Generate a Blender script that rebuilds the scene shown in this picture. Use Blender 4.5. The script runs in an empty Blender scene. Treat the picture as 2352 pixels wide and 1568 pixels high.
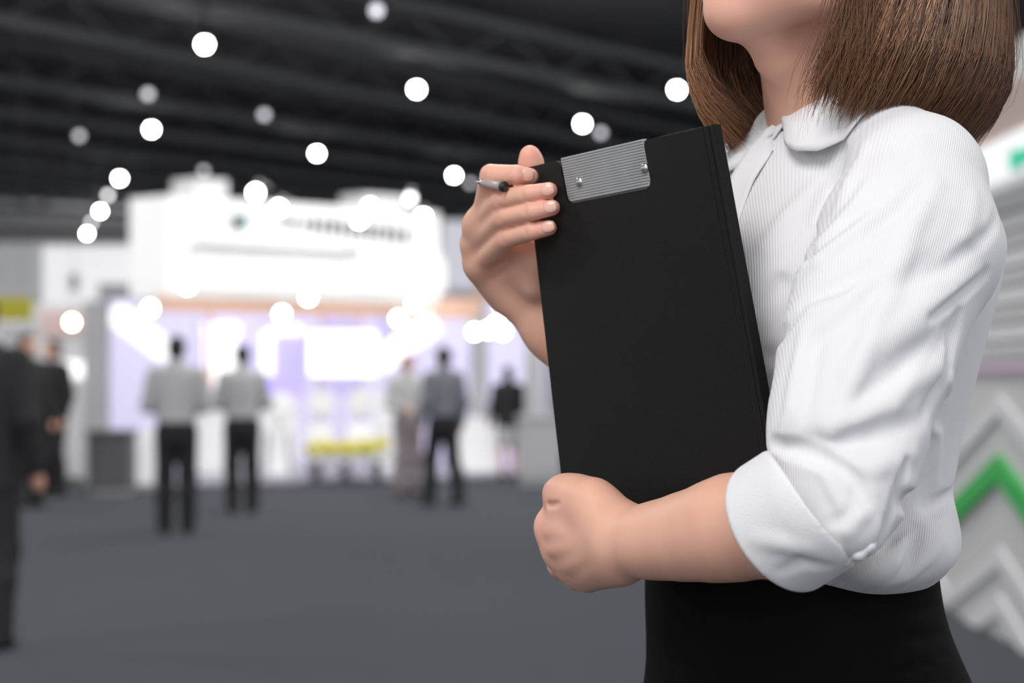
import bpy, bmesh, math, random
import numpy as np
from mathutils import Vector, Matrix

random.seed(7)
RNG = np.random.RandomState(7)
scene = bpy.context.scene
COL = scene.collection

# ------------------------------------------------------------------ camera, world, light, exposure
FPX, CX, HY, HC = 5400.0, 1176.0, 870.0, 1.30      # focal length in pixels, image centre x, horizon row, eye height
cam_d = bpy.data.cameras.new('camera')
cam_d.sensor_width = 36.0
cam_d.lens = FPX / 2352.0 * 36.0
cam_d.shift_y = (HY - 784.0) / 2352.0
cam_d.clip_start = 0.05
cam_d.clip_end = 400.0
cam_d.dof.use_dof = True
cam_d.dof.focus_distance = 1.65
cam_d.dof.aperture_fstop = 6.6
cam = bpy.data.objects.new('camera', cam_d)
COL.objects.link(cam)
cam.location = (0, 0, HC)
cam.rotation_euler = (math.radians(90), 0, 0)
scene.camera = cam

world = bpy.data.worlds.new('hall_ambient')
scene.world = world
world.use_nodes = True
wb = world.node_tree.nodes['Background']
wb.inputs[0].default_value = (0.93, 0.95, 1.0, 1)
wb.inputs[1].default_value = 1.25

def area_light(name, loc, target, size, power, color=(1, 1, 1)):
    d = bpy.data.lights.new(name, 'AREA')
    d.shape = 'DISK'
    d.size = size
    d.energy = power
    d.color = color
    o = bpy.data.objects.new(name, d)
    COL.objects.link(o)
    o.location = loc
    o.rotation_euler = (Vector(target) - Vector(loc)).to_track_quat('-Z', 'Y').to_euler()
    return o

area_light('added_key_light', (-1.15, -0.8, 4.2), (0.15, 1.7, 1.3), 2.0, 92, (1.0, 0.985, 0.965))  # soft key light added high at front left for the woman
area_light('hall_rear_light', (3.2, 3.6, 4.6), (0.25, 1.7, 1.4), 1.6, 40, (0.96, 0.98, 1.0))
for gx in (-9.0, 0.0, 9.0):
    for gy in (6.0, 14.0, 22.0, 28.0):
        area_light('hall_overhead_light', (gx, gy, 7.4), (gx, gy, 0.0), 2.5, 250, (1.0, 0.99, 0.97))
area_light('added_far_wall_light', (-9.0, 92.0, 4.8), (-24.0, 118.0, 3.5), 3.0, 3200)  # added out of sight behind the booth header to brighten the back wall

scene.cycles.max_bounces = 6
scene.cycles.diffuse_bounces = 3
scene.cycles.glossy_bounces = 2
scene.cycles.transmission_bounces = 4
vs = scene.view_settings
vs.view_transform = 'Standard'
vs.look = 'None'
vs.exposure = 0.15
vs.gamma = 1.0
vs.use_curve_mapping = False

# ------------------------------------------------------------------ helpers
def at(px, py, Y):
    """world point at depth Y seen at photograph pixel px, py"""
    return np.array([(px - CX) / FPX * Y, Y, HC - (py - HY) / FPX * Y])

def pxm(r, Y):
    return r / FPX * Y

def tag(o, label=None, cat=None, group=None, kind=None):
    if label: o['label'] = label
    if cat: o['category'] = cat
    if group: o['group'] = group
    if kind: o['kind'] = kind
    return o

def empty(name, loc, rz=0.0):
    o = bpy.data.objects.new(name, None)
    o.empty_display_size = 0.1
    o.location = loc
    o.rotation_euler = (0, 0, rz)
    COL.objects.link(o)
    return o

def link_mesh(name, me, mat, parent=None, loc=None):
    o = bpy.data.objects.new(name, me)
    COL.objects.link(o)
    if mat is not None and not me.materials:
        me.materials.append(mat)
    if parent is not None:
        o.parent = parent
        if loc is None:                     # geometry given in world space keeps its place
            def wm(q):
                m = Matrix.LocRotScale(q.location, q.rotation_euler, q.scale)
                return m if q.parent is None else wm(q.parent) @ q.matrix_parent_inverse @ m
            o.matrix_parent_inverse = wm(parent).inverted()
    if loc is not None:
        o.location = loc
    return o

def smooth(me, on=True):
    me.polygons.foreach_set('use_smooth', [on] * len(me.polygons))
    me.update()

def mesh_np(name, V, Fq):
    me = bpy.data.meshes.new(name)
    V = np.asarray(V, np.float32); Fq = np.asarray(Fq, np.int32)
    n = Fq.shape[1]
    me.vertices.add(len(V)); me.vertices.foreach_set('co', V.ravel())
    me.loops.add(Fq.size); me.loops.foreach_set('vertex_index', Fq.ravel())
    me.polygons.add(len(Fq))
    me.polygons.foreach_set('loop_start', np.arange(len(Fq), dtype=np.int32) * n)
    me.update(calc_edges=True)
    me.validate()
    return me

class MB:
    """collects simple solids; build() links them as one mesh object"""
    def __init__(self):
        self.bm = bmesh.new()
    def box(self, lo, hi, bevel=0.0, rot=None, seg=2):
        lo = Vector(lo); hi = Vector(hi)
        r = bmesh.ops.create_cube(self.bm, size=1.0)
        vs_ = r['verts']
        c = (lo + hi) / 2; s = hi - lo
        for v in vs_:
            v.co = Vector((v.co.x * s.x, v.co.y * s.y, v.co.z * s.z))
        if bevel > 0:
            es = list({e for v in vs_ for e in v.link_edges})
            rr = bmesh.ops.bevel(self.bm, geom=es, offset=bevel, segments=seg, affect='EDGES', profile=0.5)
            vs_ = list({v for f in rr['faces'] for v in f.verts} | {v for v in vs_ if v.is_valid})
        for v in vs_:
            v.co = (rot @ v.co if rot is not None else v.co) + c
        return self
    def tube(self, pts, rad, n=10, cap=True):
        pts = [Vector(p) for p in pts]
        if not hasattr(rad, '__len__'): rad = [rad] * len(pts)
        rings = []
        up = None
        for i, p in enumerate(pts):
            d = (pts[min(i + 1, len(pts) - 1)] - pts[max(i - 1, 0)]).normalized()
            if up is None:
                up = Vector((0, 0, 1)) if abs(d.z) < 0.9 else Vector((1, 0, 0))
            a = d.cross(up)
            if a.length < 1e-6: a = d.cross(Vector((0, 1, 0)))
            a.normalize(); b = a.cross(d).normalized(); up = b
            rings.append([self.bm.verts.new(p + (a * math.cos(2 * math.pi * k / n) + b * math.sin(2 * math.pi * k / n)) * rad[i]) for k in range(n)])
        for r0, r1 in zip(rings, rings[1:]):
            for k in range(n):
                self.bm.faces.new((r0[k], r0[(k + 1) % n], r1[(k + 1) % n], r1[k]))
        if cap:
            self.bm.faces.new(rings[0][::-1]); self.bm.faces.new(rings[-1])
        return self
    def lathe(self, center, prof, n=20, axis='Z', M=None):
        """prof: list of (radius, height)"""
        rings = []
        for r, h in prof:
            ring = []
            for k in range(n):
                a = 2 * math.pi * k / n
                v = Vector((r * math.cos(a), r * math.sin(a), h))
                if axis == 'Y': v = Vector((v.x, v.z, v.y))
                if axis == 'X': v = Vector((v.z, v.x, v.y))
                if M is not None: v = M @ v
                ring.append(self.bm.verts.new(v + Vector(center)))
            rings.append(ring)
        for r0, r1 in zip(rings, rings[1:]):
            for k in range(n):
                self.bm.faces.new((r0[k], r0[(k + 1) % n], r1[(k + 1) % n], r1[k]))
        self.bm.faces.new(rings[0][::-1]); self.bm.faces.new(rings[-1])
        return self
    def prism(self, poly, vec):
        """poly: list of 3d points, extruded by vec"""
        vec = Vector(vec)
        a = [self.bm.verts.new(Vector(p)) for p in poly]
        b = [self.bm.verts.new(Vector(p) + vec) for p in poly]
        self.bm.faces.new(a[::-1]); self.bm.faces.new(b)
        for k in range(len(poly)):
            self.bm.faces.new((a[k], a[(k + 1) % len(a)], b[(k + 1) % len(a)], b[k]))
        return self
    def build(self, name, mat, parent=None, loc=None, smooth_=False):
        bmesh.ops.recalc_face_normals(self.bm, faces=self.bm.faces)
        me = bpy.data.meshes.new(name)
        self.bm.to_mesh(me); self.bm.free()
        if smooth_: smooth(me)
        return link_mesh(name, me, mat, parent, loc)

# ------------------------------------------------------------------ materials
def new_mat(name):
    m = bpy.data.materials.new(name)
    m.use_nodes = True
    nt = m.node_tree
    return m, nt, nt.nodes['Principled BSDF']

def mat(name, color, rough=0.6, metal=0.0, spec=0.5, noise=0.0, nscale=20.0, bump=0.0, bscale=200.0, emit=None, estr=0.0, alpha=None, trans=0.0, sheen=0.0):
    m, nt, b = new_mat(name)
    c = (*color, 1)
    b.inputs['Base Color'].default_value = c
    b.inputs['Roughness'].default_value = rough
    b.inputs['Metallic'].default_value = metal
    b.inputs['Specular IOR Level'].default_value = spec
    if trans: b.inputs['Transmission Weight'].default_value = trans
    if sheen: b.inputs['Sheen Weight'].default_value = sheen
    if emit is not None:
        b.inputs['Emission Color'].default_value = (*emit, 1)
        b.inputs['Emission Strength'].default_value = estr
    tc = nt.nodes.new('ShaderNodeTexCoord')
    if noise > 0:
        n = nt.nodes.new('ShaderNodeTexNoise'); n.inputs['Scale'].default_value = nscale; n.inputs['Detail'].default_value = 4
        nt.links.new(tc.outputs['Object'], n.inputs['Vector'])
        mx = nt.nodes.new('ShaderNodeMix'); mx.data_type = 'RGBA'
        mx.inputs[6].default_value = tuple(max(0, x * (1 - noise)) for x in color) + (1,)
        mx.inputs[7].default_value = tuple(min(1, x * (1 + noise)) for x in color) + (1,)
        nt.links.new(n.outputs['Fac'], mx.inputs[0]); nt.links.new(mx.outputs[2], b.inputs['Base Color'])
    if bump > 0:
        n2 = nt.nodes.new('ShaderNodeTexNoise'); n2.inputs['Scale'].default_value = bscale; n2.inputs['Detail'].default_value = 3
        nt.links.new(tc.outputs['Object'], n2.inputs['Vector'])
        bp = nt.nodes.new('ShaderNodeBump'); bp.inputs['Strength'].default_value = bump; bp.inputs['Distance'].default_value = 0.002
        nt.links.new(n2.outputs['Fac'], bp.inputs['Height']); nt.links.new(bp.outputs['Normal'], b.inputs['Normal'])
    return m

# ------------------------------------------------------------------ distance-field modeller (smooth unions meshed with surface nets)
def V3(p): return np.asarray(p, np.float32)

class Field:
    def __init__(self):
        self.prims = []
    def _add(self, fn, lo, hi, op, k):
        self.prims.append((fn, V3(lo) - 1.6 * k, V3(hi) + 1.6 * k, op, k)); return self
    def cone(self, a, b, ra, rb, k=0.01, op='u'):
        a, b = V3(a), V3(b)
        ba = b - a; bb = float(ba @ ba) + 1e-12
        def fn(P):
            q = P - a
            h = np.clip((q @ ba) / bb, 0, 1)
            return np.sqrt(((q - h[..., None] * ba) ** 2).sum(-1)) - (ra + (rb - ra) * h)
        r = max(ra, rb)
        return self._add(fn, np.minimum(a, b) - r, np.maximum(a, b) + r, op, k)
    def chain(self, pts, k=0.01, op='u'):
        """pts: list of (point, radius)"""
        for (a, ra), (b, rb) in zip(pts, pts[1:]):
            self.cone(a, b, ra, rb, k, op)
        return self
    def ball(self, c, rad, axes=None, k=0.01, op='u'):
        c = V3(c); rad = V3(rad)
        R = np.eye(3, dtype=np.float32) if axes is None else V3(axes)     # rows are axes
        def fn(P):
            q = (P - c) @ R.T
            k0 = np.sqrt(((q / rad) ** 2).sum(-1)); k1 = np.sqrt(((q / rad ** 2) ** 2).sum(-1)) + 1e-9
            return k0 * (k0 - 1) / k1
        m = float(rad.max())
        return self._add(fn, c - m, c + m, op, k)
    def column(self, zs, cs, rf, rl, Fv, Lv, k=0.01, op='u', power=2.0):
        """stack of ellipses: centre (x, y), half sizes along Fv and Lv, at heights zs (ascending)"""
        zs = np.asarray(zs, float); cs = np.asarray(cs, float); rf = np.asarray(rf, float); rl = np.asarray(rl, float)
        zz = np.linspace(zs[0], zs[-1], 80)
        def sm(v):
            w = np.interp(zz, zs, v)
            p = np.pad(w, 5, mode='edge'); ker = np.hanning(11); ker /= ker.sum()
            return np.convolve(p, ker, 'valid')
        cxs, cys, rfs, rls = sm(cs[:, 0]), sm(cs[:, 1]), sm(rf), sm(rl)
        Fv = V3(Fv)[:2]; Lv = V3(Lv)[:2]
        z0, z1 = zs[0], zs[-1]
        def fn(P):
            z = P[..., 2]
            x = P[..., 0] - np.interp(z, zz, cxs); y = P[..., 1] - np.interp(z, zz, cys)
            f = x * Fv[0] + y * Fv[1]; l = x * Lv[0] + y * Lv[1]
            a = np.interp(z, zz, rfs); b = np.interp(z, zz, rls)
            k0 = np.sqrt((f / a) ** 2 + (l / b) ** 2); k1 = np.sqrt((f / a ** 2) ** 2 + (l / b ** 2) ** 2) + 1e-6
            d = k0 * (k0 - 1) / k1
            d = np.where(k0 < 0.05, -np.minimum(a, b), d)
            dz = np.maximum(z0 - z, z - z1)
            kk = 0.012
            h = np.maximum(kk - np.abs(d - dz), 0) / kk
            return (np.maximum(d, dz) + h * h * kk * 0.25).astype(np.float32)
        m = max(rf.max(), rl.max())
        lo = np.array([cs[:, 0].min() - m, cs[:, 1].min() - m, z0]); hi = np.array([cs[:, 0].max() + m, cs[:, 1].max() + m, z1])
        return self._add(fn, lo, hi, op, k)
    def slab(self, p, n, k=0.006, lo=None, hi=None):
        """cut away the half space beyond plane p, n"""
        p, n = V3(p), V3(n)
        n = n / np.linalg.norm(n)
        def fn(P): return -((P - p) @ n)
        return self._add(fn, lo, hi, 's', k)
    def fold(self, pts, amps, width):
        """ridge (+) or valley (-) along a polyline"""
        pts = V3(pts)
        if not hasattr(amps, '__len__'):
            n = len(pts); amps = [amps * math.sin(math.pi * (0.12 + 0.76 * i / max(1, n - 1))) for i in range(n)]
        A = V3(amps)
        def fn(P):
            best = np.full(P.shape[:-1], 1e9, np.float32); am = np.zeros(P.shape[:-1], np.float32)
            for i in range(len(pts) - 1):
                ba = pts[i + 1] - pts[i]; bb = float(ba @ ba) + 1e-12
                q = P - pts[i]
                h = np.clip((q @ ba) / bb, 0, 1)
                d2 = ((q - h[..., None] * ba) ** 2).sum(-1)
                w = d2 < best
                am = np.where(w, A[i] + (A[i + 1] - A[i]) * h, am); best = np.where(w, d2, best)
            return am * np.maximum(0, 1 - best / (6.2 * width * width)) ** 5
        return self._add(fn, pts.min(0) - 2.5 * width, pts.max(0) + 2.5 * width, 'f', 0.0)
    def ev(self, P, start=1.0, pad=0.004):
        """P (blocks, n, 3)"""
        d = np.full(P.shape[:-1], start, np.float32)
        lo = P.min(1); hi = P.max(1)
        for fn, a, b, op, k in self.prims:
            m = np.all((lo <= b + pad) & (hi >= a - pad), axis=1)
            if not m.any(): continue
            q = fn(P[m]); c = d[m]
            if op == 'u':
                if k > 0:
                    h = np.maximum(k - np.abs(c - q), 0) / k
                    c = np.minimum(c, q) - h * h * k * 0.25
                else: c = np.minimum(c, q)
            elif op == 's':
                q = -q
                h = np.maximum(k - np.abs(c - q), 0) / max(k, 1e-6)
                c = np.maximum(c, q) + h * h * k * 0.25
            else:
                c = c - q
            d[m] = c
        return d
    def hit(self, px, py, y0=1.2, y1=2.2, n=400):
        """first surface point seen at pixel"""
        Y = np.linspace(y0, y1, n)
        P = np.stack([(px - CX) / FPX * Y, Y, HC - (py - HY) / FPX * Y], -1).astype(np.float32)
        d = self.ev(P.reshape(n, 1, 3), pad=0.03).ravel()
        i = np.argmax(d < 0)
        if d[i] >= 0: i = int(np.argmin(d))
        elif i > 0:
            t = d[i - 1] / (d[i - 1] - d[i]); return P[i - 1] + (P[i] - P[i - 1]) * t
        return P[i]
    def pfold(self, pix, amp, wpx):
        """fold drawn over the surface along pixels"""
        pts = [self.hit(*p) for p in pix]
        return self.fold(pts, amp, pxm(wpx, 1.6))
    def mesh(self, name, h):
        los = np.min([p[1] for p in self.prims if p[3] == 'u'], 0) - 4 * h
        his = np.max([p[2] for p in self.prims if p[3] == 'u'], 0) + 4 * h
        nb = 8; s = h * nb
        # coarse search for blocks near the surface, in super blocks
        n = np.ceil((his - los) / s).astype(int)
        gi = np.stack(np.meshgrid(*[np.arange(k) for k in n], indexing='ij'), -1).reshape(-1, 3)
        cen = los + (gi + 0.5) * s
        near = np.zeros(len(cen), bool)
        for fn, a, b, op, k in self.prims:
            if op == 'u': near |= np.all((cen >= a - s) & (cen <= b + s), axis=1)
        gi = gi[near]; cen = cen[near].astype(np.float32)
        d = self.ev(cen[:, None, :], pad=2.0 * s).ravel()
        act = np.abs(d) < s * 1.6
        gi = gi[act]
        o = np.stack(np.meshgrid(*[np.arange(nb + 1)] * 3, indexing='ij'), -1).reshape(-1, 3)
        VV = []; keys = []; sg = []
        N1 = int(n[1] * nb + 2); N2 = int(n[2] * nb + 2)
        CH = 1500
        for c0 in range(0, len(gi), CH):
            g = gi[c0:c0 + CH]
            nodes = g[:, None, :] * nb + o[None]
            P = (los + nodes * h).astype(np.float32)
            D = self.ev(P).reshape(-1, nb + 1, nb + 1, nb + 1)
            crn = {}
            for dx in (0, 1):
                for dy in (0, 1):
                    for dz in (0, 1):
                        crn[dx, dy, dz] = D[:, dx:dx + nb, dy:dy + nb, dz:dz + nb]
            neg = sum((crn[k] < 0).astype(np.int8) for k in crn)
            B, I, J, K = np.nonzero((neg > 0) & (neg < 8))
            if len(B) == 0: continue
            cv = {k: crn[k][B, I, J, K] for k in crn}
            acc = np.zeros((len(B), 3)); cnt = np.zeros(len(B))
            for ax in range(3):
                for p in (0, 1):
                    for q in (0, 1):
                        a = [p, q]; a.insert(ax, 0); b = [p, q]; b.insert(ax, 1)
                        va, vb = cv[tuple(a)], cv[tuple(b)]
                        cr = (va < 0) != (vb < 0)
                        t = np.where(cr, va / np.where(cr, va - vb, 1), 0)
                        pos = np.tile(np.array(a, float), (len(B), 1)); pos[:, ax] = t
                        acc += pos * cr[:, None]; cnt += cr
            gc = g[B] * nb + np.stack([I, J, K], -1)
            VV.append(los + (gc + acc / cnt[:, None]) * h)
            keys.append(gc)
            sg.append(np.stack([cv[0, 0, 0] < 0, cv[1, 0, 0] < 0, cv[0, 1, 0] < 0, cv[0, 0, 1] < 0], -1))
        VV = np.concatenate(VV); keys = np.concatenate(keys).astype(np.int64); sg = np.concatenate(sg)
        kk = (keys[:, 0] * N1 + keys[:, 1]) * N2 + keys[:, 2]
        order = np.argsort(kk); kk = kk[order]; VV = VV[order]; keys = keys[order]; sg = sg[order]
        def look(di, dj, dk):
            t = ((keys[:, 0] + di) * N1 + keys[:, 1] + dj) * N2 + keys[:, 2] + dk
            i = np.clip(np.searchsorted(kk, t), 0, len(kk) - 1)
            return np.where(kk[i] == t, i, -1)
        me_idx = np.arange(len(kk)); quads = []
        for ax, offs in ((0, ((0, -1, 0), (0, -1, -1), (0, 0, -1))), (1, ((0, 0, -1), (-1, 0, -1), (-1, 0, 0))), (2, ((-1, 0, 0), (-1, -1, 0), (0, -1, 0)))):
            cr = sg[:, 0] != sg[:, ax + 1]
            q = np.stack([me_idx] + [look(*f) for f in offs], -1)[cr]
            inside = sg[cr, 0]
            ok = (q >= 0).all(1)
            q = q[ok]; inside = inside[ok]
            q[~inside] = q[~inside][:, ::-1]
            quads.append(q)
        Q = np.concatenate(quads)
        me = mesh_np(name, VV, Q)
        ed = np.sort(np.stack([Q, np.roll(Q, -1, 1)], -1).reshape(-1, 2), axis=1).astype(np.int64)
        _, cnt = np.unique(ed[:, 0] * len(VV) + ed[:, 1], return_counts=True)
        if (cnt == 1).any():                # close pin holes
            bm = bmesh.new(); bm.from_mesh(me)
            r = bmesh.ops.holes_fill(bm, edges=[e for e in bm.edges if e.is_boundary], sides=12)
            bmesh.ops.recalc_face_normals(bm, faces=bm.faces)
            bm.to_mesh(me); bm.free()
        smooth(me)
        return me

def attr(me, name, vals):
    a = me.attributes.new(name, 'FLOAT', 'POINT')
    a.data.foreach_set('value', np.asarray(vals, np.float32))

def verts_np(me):
    v = np.empty(len(me.vertices) * 3, np.float32); me.vertices.foreach_get('co', v)
    return v.reshape(-1, 3)
# ------------------------------------------------------------------ the woman holding the clipboard
FV = np.array([-0.843, -0.537, 0.0])      # the way she faces
LV = np.array([0.537, -0.843, 0.0])       # towards her left side (nearer the camera)
UP = np.array([0.0, 0.0, 1.0])

# clipboard corners (its cover bows very slightly)
cTL, cTR, cBR, cBL = at(1212, 385, 1.80), at(1637, 286, 1.602), at(1829, 1336, 1.60), at(1318, 1318, 1.785)
def unit(v): return v / np.linalg.norm(v)
cU = unit((cTR - cTL) + (cBR - cBL)); cVv = unit((cTL - cBL) + (cTR - cBR))
cN = unit(np.cross(cU, cVv))
if cN[1] > 0: cN = -cN
def board(u, v, n=0.0):
    p = (cBL * (1 - u) + cBR * u) * (1 - v) + (cTL * (1 - u) + cTR * u) * v
    return p + cN * n
def on_board(px, py, off=0.0):
    """point seen at pixel, lying off metres in front of the clipboard's face"""
    o = np.array([0, 0, HC]); d = at(px, py, 1.0) - o
    p0 = board(0.0, 0.75) + cN * off
    return o + d * (((p0 - o) @ cN) / (d @ cN))

skin, nt, b = new_mat('skin')
b.inputs['Roughness'].default_value = 0.48
b.inputs['Specular IOR Level'].default_value = 0.35
b.inputs['Subsurface Weight'].default_value = 0.12
b.inputs['Subsurface Radius'].default_value = (0.012, 0.005, 0.003)
b.inputs['Subsurface Scale'].default_value = 0.6
tc = nt.nodes.new('ShaderNodeTexCoord')
n1 = nt.nodes.new('ShaderNodeTexNoise'); n1.inputs['Scale'].default_value = 28; n1.inputs['Detail'].default_value = 5
nt.links.new(tc.outputs['Object'], n1.inputs['Vector'])
at_ = nt.nodes.new('ShaderNodeAttribute'); at_.attribute_name = 'blush'
mx = nt.nodes.new('ShaderNodeMix'); mx.data_type = 'RGBA'
mx.inputs[6].default_value = (0.75, 0.405, 0.29, 1); mx.inputs[7].default_value = (0.81, 0.46, 0.335, 1)
nt.links.new(n1.outputs['Fac'], mx.inputs[0])
mx2 = nt.nodes.new('ShaderNodeMix'); mx2.data_type = 'RGBA'
mx2.inputs[7].default_value = (0.80, 0.36, 0.30, 1)
nt.links.new(mx.outputs[2], mx2.inputs[6]); nt.links.new(at_.outputs['Fac'], mx2.inputs[0])
nt.links.new(mx2.outputs[2], b.inputs['Base Color'])
n2 = nt.nodes.new('ShaderNodeTexNoise'); n2.inputs['Scale'].default_value = 900; n2.inputs['Detail'].default_value = 2
nt.links.new(tc.outputs['Object'], n2.inputs['Vector'])
bp = nt.nodes.new('ShaderNodeBump'); bp.inputs['Strength'].default_value = 0.12; bp.inputs['Distance'].default_value = 0.0006
nt.links.new(n2.outputs['Fac'], bp.inputs['Height']); nt.links.new(bp.outputs['Normal'], b.inputs['Normal'])

nail_m = mat('fingernail', (0.78, 0.45, 0.36), rough=0.22, spec=0.6)

def ribbed(name, color, strength):
    """woven cotton with fine ribs running along the stored coordinate"""
    m, nt, b = new_mat(name)
    b.inputs['Base Color'].default_value = (*color, 1)
    b.inputs['Roughness'].default_value = 0.85
    b.inputs['Specular IOR Level'].default_value = 0.2
    b.inputs['Sheen Weight'].default_value = 0.1
    a = nt.nodes.new('ShaderNodeAttribute'); a.attribute_name = 'rib'
    m1 = nt.nodes.new('ShaderNodeMath'); m1.operation = 'MULTIPLY'; m1.inputs[1].default_value = 2 * math.pi / 0.00165
    s = nt.nodes.new('ShaderNodeMath'); s.operation = 'SINE'
    nt.links.new(a.outputs['Fac'], m1.inputs[0]); nt.links.new(m1.outputs[0], s.inputs[0])
    tc = nt.nodes.new('ShaderNodeTexCoord')
    n = nt.nodes.new('ShaderNodeTexNoise'); n.inputs['Scale'].default_value = 1300; n.inputs['Detail'].default_value = 2
    nt.links.new(tc.outputs['Object'], n.inputs['Vector'])
    ad = nt.nodes.new('ShaderNodeMath'); ad.operation = 'MULTIPLY_ADD'; ad.inputs[1].default_value = 0.8
    nt.links.new(n.outputs['Fac'], ad.inputs[0]); nt.links.new(s.outputs[0], ad.inputs[2])
    bp = nt.nodes.new('ShaderNodeBump'); bp.inputs['Strength'].default_value = strength; bp.inputs['Distance'].default_value = 0.00022
    nt.links.new(ad.outputs[0], bp.inputs['Height']); nt.links.new(bp.outputs['Normal'], b.inputs['Normal'])
    return m
shirt_m = ribbed('white_ribbed_cotton', (0.80, 0.79, 0.805), 0.6)
plain_m = mat('white_cotton', (0.82, 0.81, 0.82), rough=0.85, spec=0.2, bump=0.25, bscale=1200)

person = empty('person', (0.22, 1.77, 0.0))
tag(person, 'person in white ribbed shirt and black skirt hugging a black clipboard, bobbed brown hair', 'person')

# ---- skin: face, neck, both arms and hands
body = Field()
def P_(px, py, Y): return at(px, py, Y)
def C_(px, py, Y, r): return (at(px, py, Y), pxm(r, Y))
# skull and face (mostly above the picture)
hc = at(1885, -250, 1.735)                     # middle of the skull
HF = unit(np.array([-0.90, -0.436, 0.0])); HL = unit(np.array([0.436, -0.90, 0.0]))
hax = np.stack([HF, HL, UP])
body.ball(hc + UP * 0.035, (0.093, 0.075, 0.088), hax, k=0.02)
body.ball(hc + HF * 0.03 - UP * 0.03, (0.068, 0.062, 0.085), hax, k=0.03)
chin = at(1686, 26, 1.672)
body.ball(chin, (0.0145, 0.017, 0.0125), hax, k=0.02)
body.cone(chin - HF * 0.016 - UP * 0.001, at(1790, 120, 1.70), 0.012, 0.02, k=0.025)
for s in (1, -1):
    ja = chin - HF * 0.068 + HL * 0.047 * s + UP * 0.013
    body.cone(chin + HL * 0.006 * s - UP * 0.0, ja, 0.0125, 0.014, k=0.02)
    body.cone(ja, ja + UP * 0.055 - HF * 0.012, 0.015, 0.02, k=0.03)
    body.ball(chin - HF * 0.02 + HL * 0.028 * s + UP * 0.04, (0.03, 0.022, 0.034), hax, k=0.03)
body.cone(chin + UP * 0.03 - HF * 0.012, chin + UP * 0.06 - HF * 0.01, 0.02, 0.022, k=0.025)
# lips, nose, brow and ears
lip = chin + UP * 0.034 + HF * 0.0085
body.cone(lip - HL * 0.014, lip + HL * 0.014, 0.004, 0.004, k=0.008)
body.cone(lip + UP * 0.008 - HL * 0.013 + HF * 0.002, lip + UP * 0.008 + HL * 0.013 + HF * 0.002, 0.004, 0.004, k=0.006)
body.cone(lip + UP * 0.03 + HF * 0.012, lip + UP * 0.065 - HF * 0.003, 0.008, 0.005, k=0.014)
for s in (1, -1):
    body.ball(lip + UP * 0.024 + HL * 0.011 * s + HF * 0.002, (0.008, 0.006, 0.006), hax, k=0.008)
    body.ball(hc - HF * 0.005 + HL * 0.074 * s - UP * 0.015, (0.014, 0.006, 0.028), hax, k=0.006)
    body.ball(hc + HF * 0.085 + HL * 0.03 * s + UP * 0.012, (0.012, 0.014, 0.010), hax, k=0.01, op='s')
    body.ball(hc + HF * 0.078 + HL * 0.03 * s + UP * 0.011, (0.012, 0.013, 0.010), hax, k=0.004)
# neck
body.chain([C_(1905, 10, 1.735, 150), C_(1928, 150, 1.74, 148), C_(1944, 260, 1.75, 156), C_(1965, 400, 1.765, 190)], k=0.03)
body.fold([at(1745, 175, 1.69), at(1800, 215, 1.63), at(1850, 205, 1.62)], -0.0008, 0.004)

# near (left) arm: upper arm inside the sleeve, forearm, hand
UA = [C_(2085, 440, 1.62, 120), C_(2010, 760, 1.56, 110), C_(1940, 1110, 1.51, 88)]
body.chain(UA, k=0.02)
FA = [C_(1920, 1165, 1.512, 92), C_(1790, 1199, 1.540, 121), C_(1684, 1211, 1.570, 115), C_(1626, 1224, 1.587, 101), C_(1563, 1234, 1.606, 90), C_(1500, 1242, 1.625, 79), C_(1440, 1247, 1.645, 75)]
body.chain(FA, k=0.013)
wr = at(1440, 1246, 1.648)
# back of the hand: four metacarpals, thumb base, heel
K = [C_(1273, 1208, 1.715, 43), C_(1287, 1264, 1.712, 37), C_(1318, 1300, 1.71, 35), C_(1354, 1322, 1.705, 33)]
cr = [C_(1416, 1212, 1.655, 48), C_(1425, 1230, 1.65, 55), C_(1425, 1262, 1.652, 52), C_(1418, 1292, 1.66, 46)]
for a, c in zip(K, cr):
    body.cone(a[0], c[0], a[1], c[1], k=0.018)
body.ball(at(1350, 1225, 1.692), (pxm(88, 1.69), 0.022, pxm(78, 1.69)), np.stack([unit(K[1][0] - wr), unit(np.cross(unit(K[1][0] - wr), UP)), UP]), k=0.02)
# thumb lying along the edge of the board
TH = [C_(1402, 1200, 1.655, 40), C_(1358, 1152, 1.672, 46), C_(1318, 1138, 1.69, 39), C_(1293, 1131, 1.703, 30), C_(1276, 1129, 1.712, 24)]
body.chain(TH, k=0.014)
body.cone(at(1395, 1190, 1.67), at(1330, 1165, 1.70), pxm(38, 1.68), pxm(34, 1.68), k=0.02)
# fingers bending round the edge to the back of the board
for i, (kp, r) in enumerate(K):
    e = at([1263, 1274, 1288, 1322][i], [1210, 1262, 1300, 1325][i], 1.792)
    bk = board([0.24, 0.26, 0.24, 0.2][i], [0.135, 0.085, 0.045, 0.012][i], -0.017)
    tp = board([0.34, 0.36, 0.34, 0.28][i], [0.135, 0.085, 0.045, 0.012][i], -0.014)
    body.chain([(kp, r * 0.95), (e, 0.0088), (bk, 0.0082), (tp, 0.007)], k=0.006)
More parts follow.
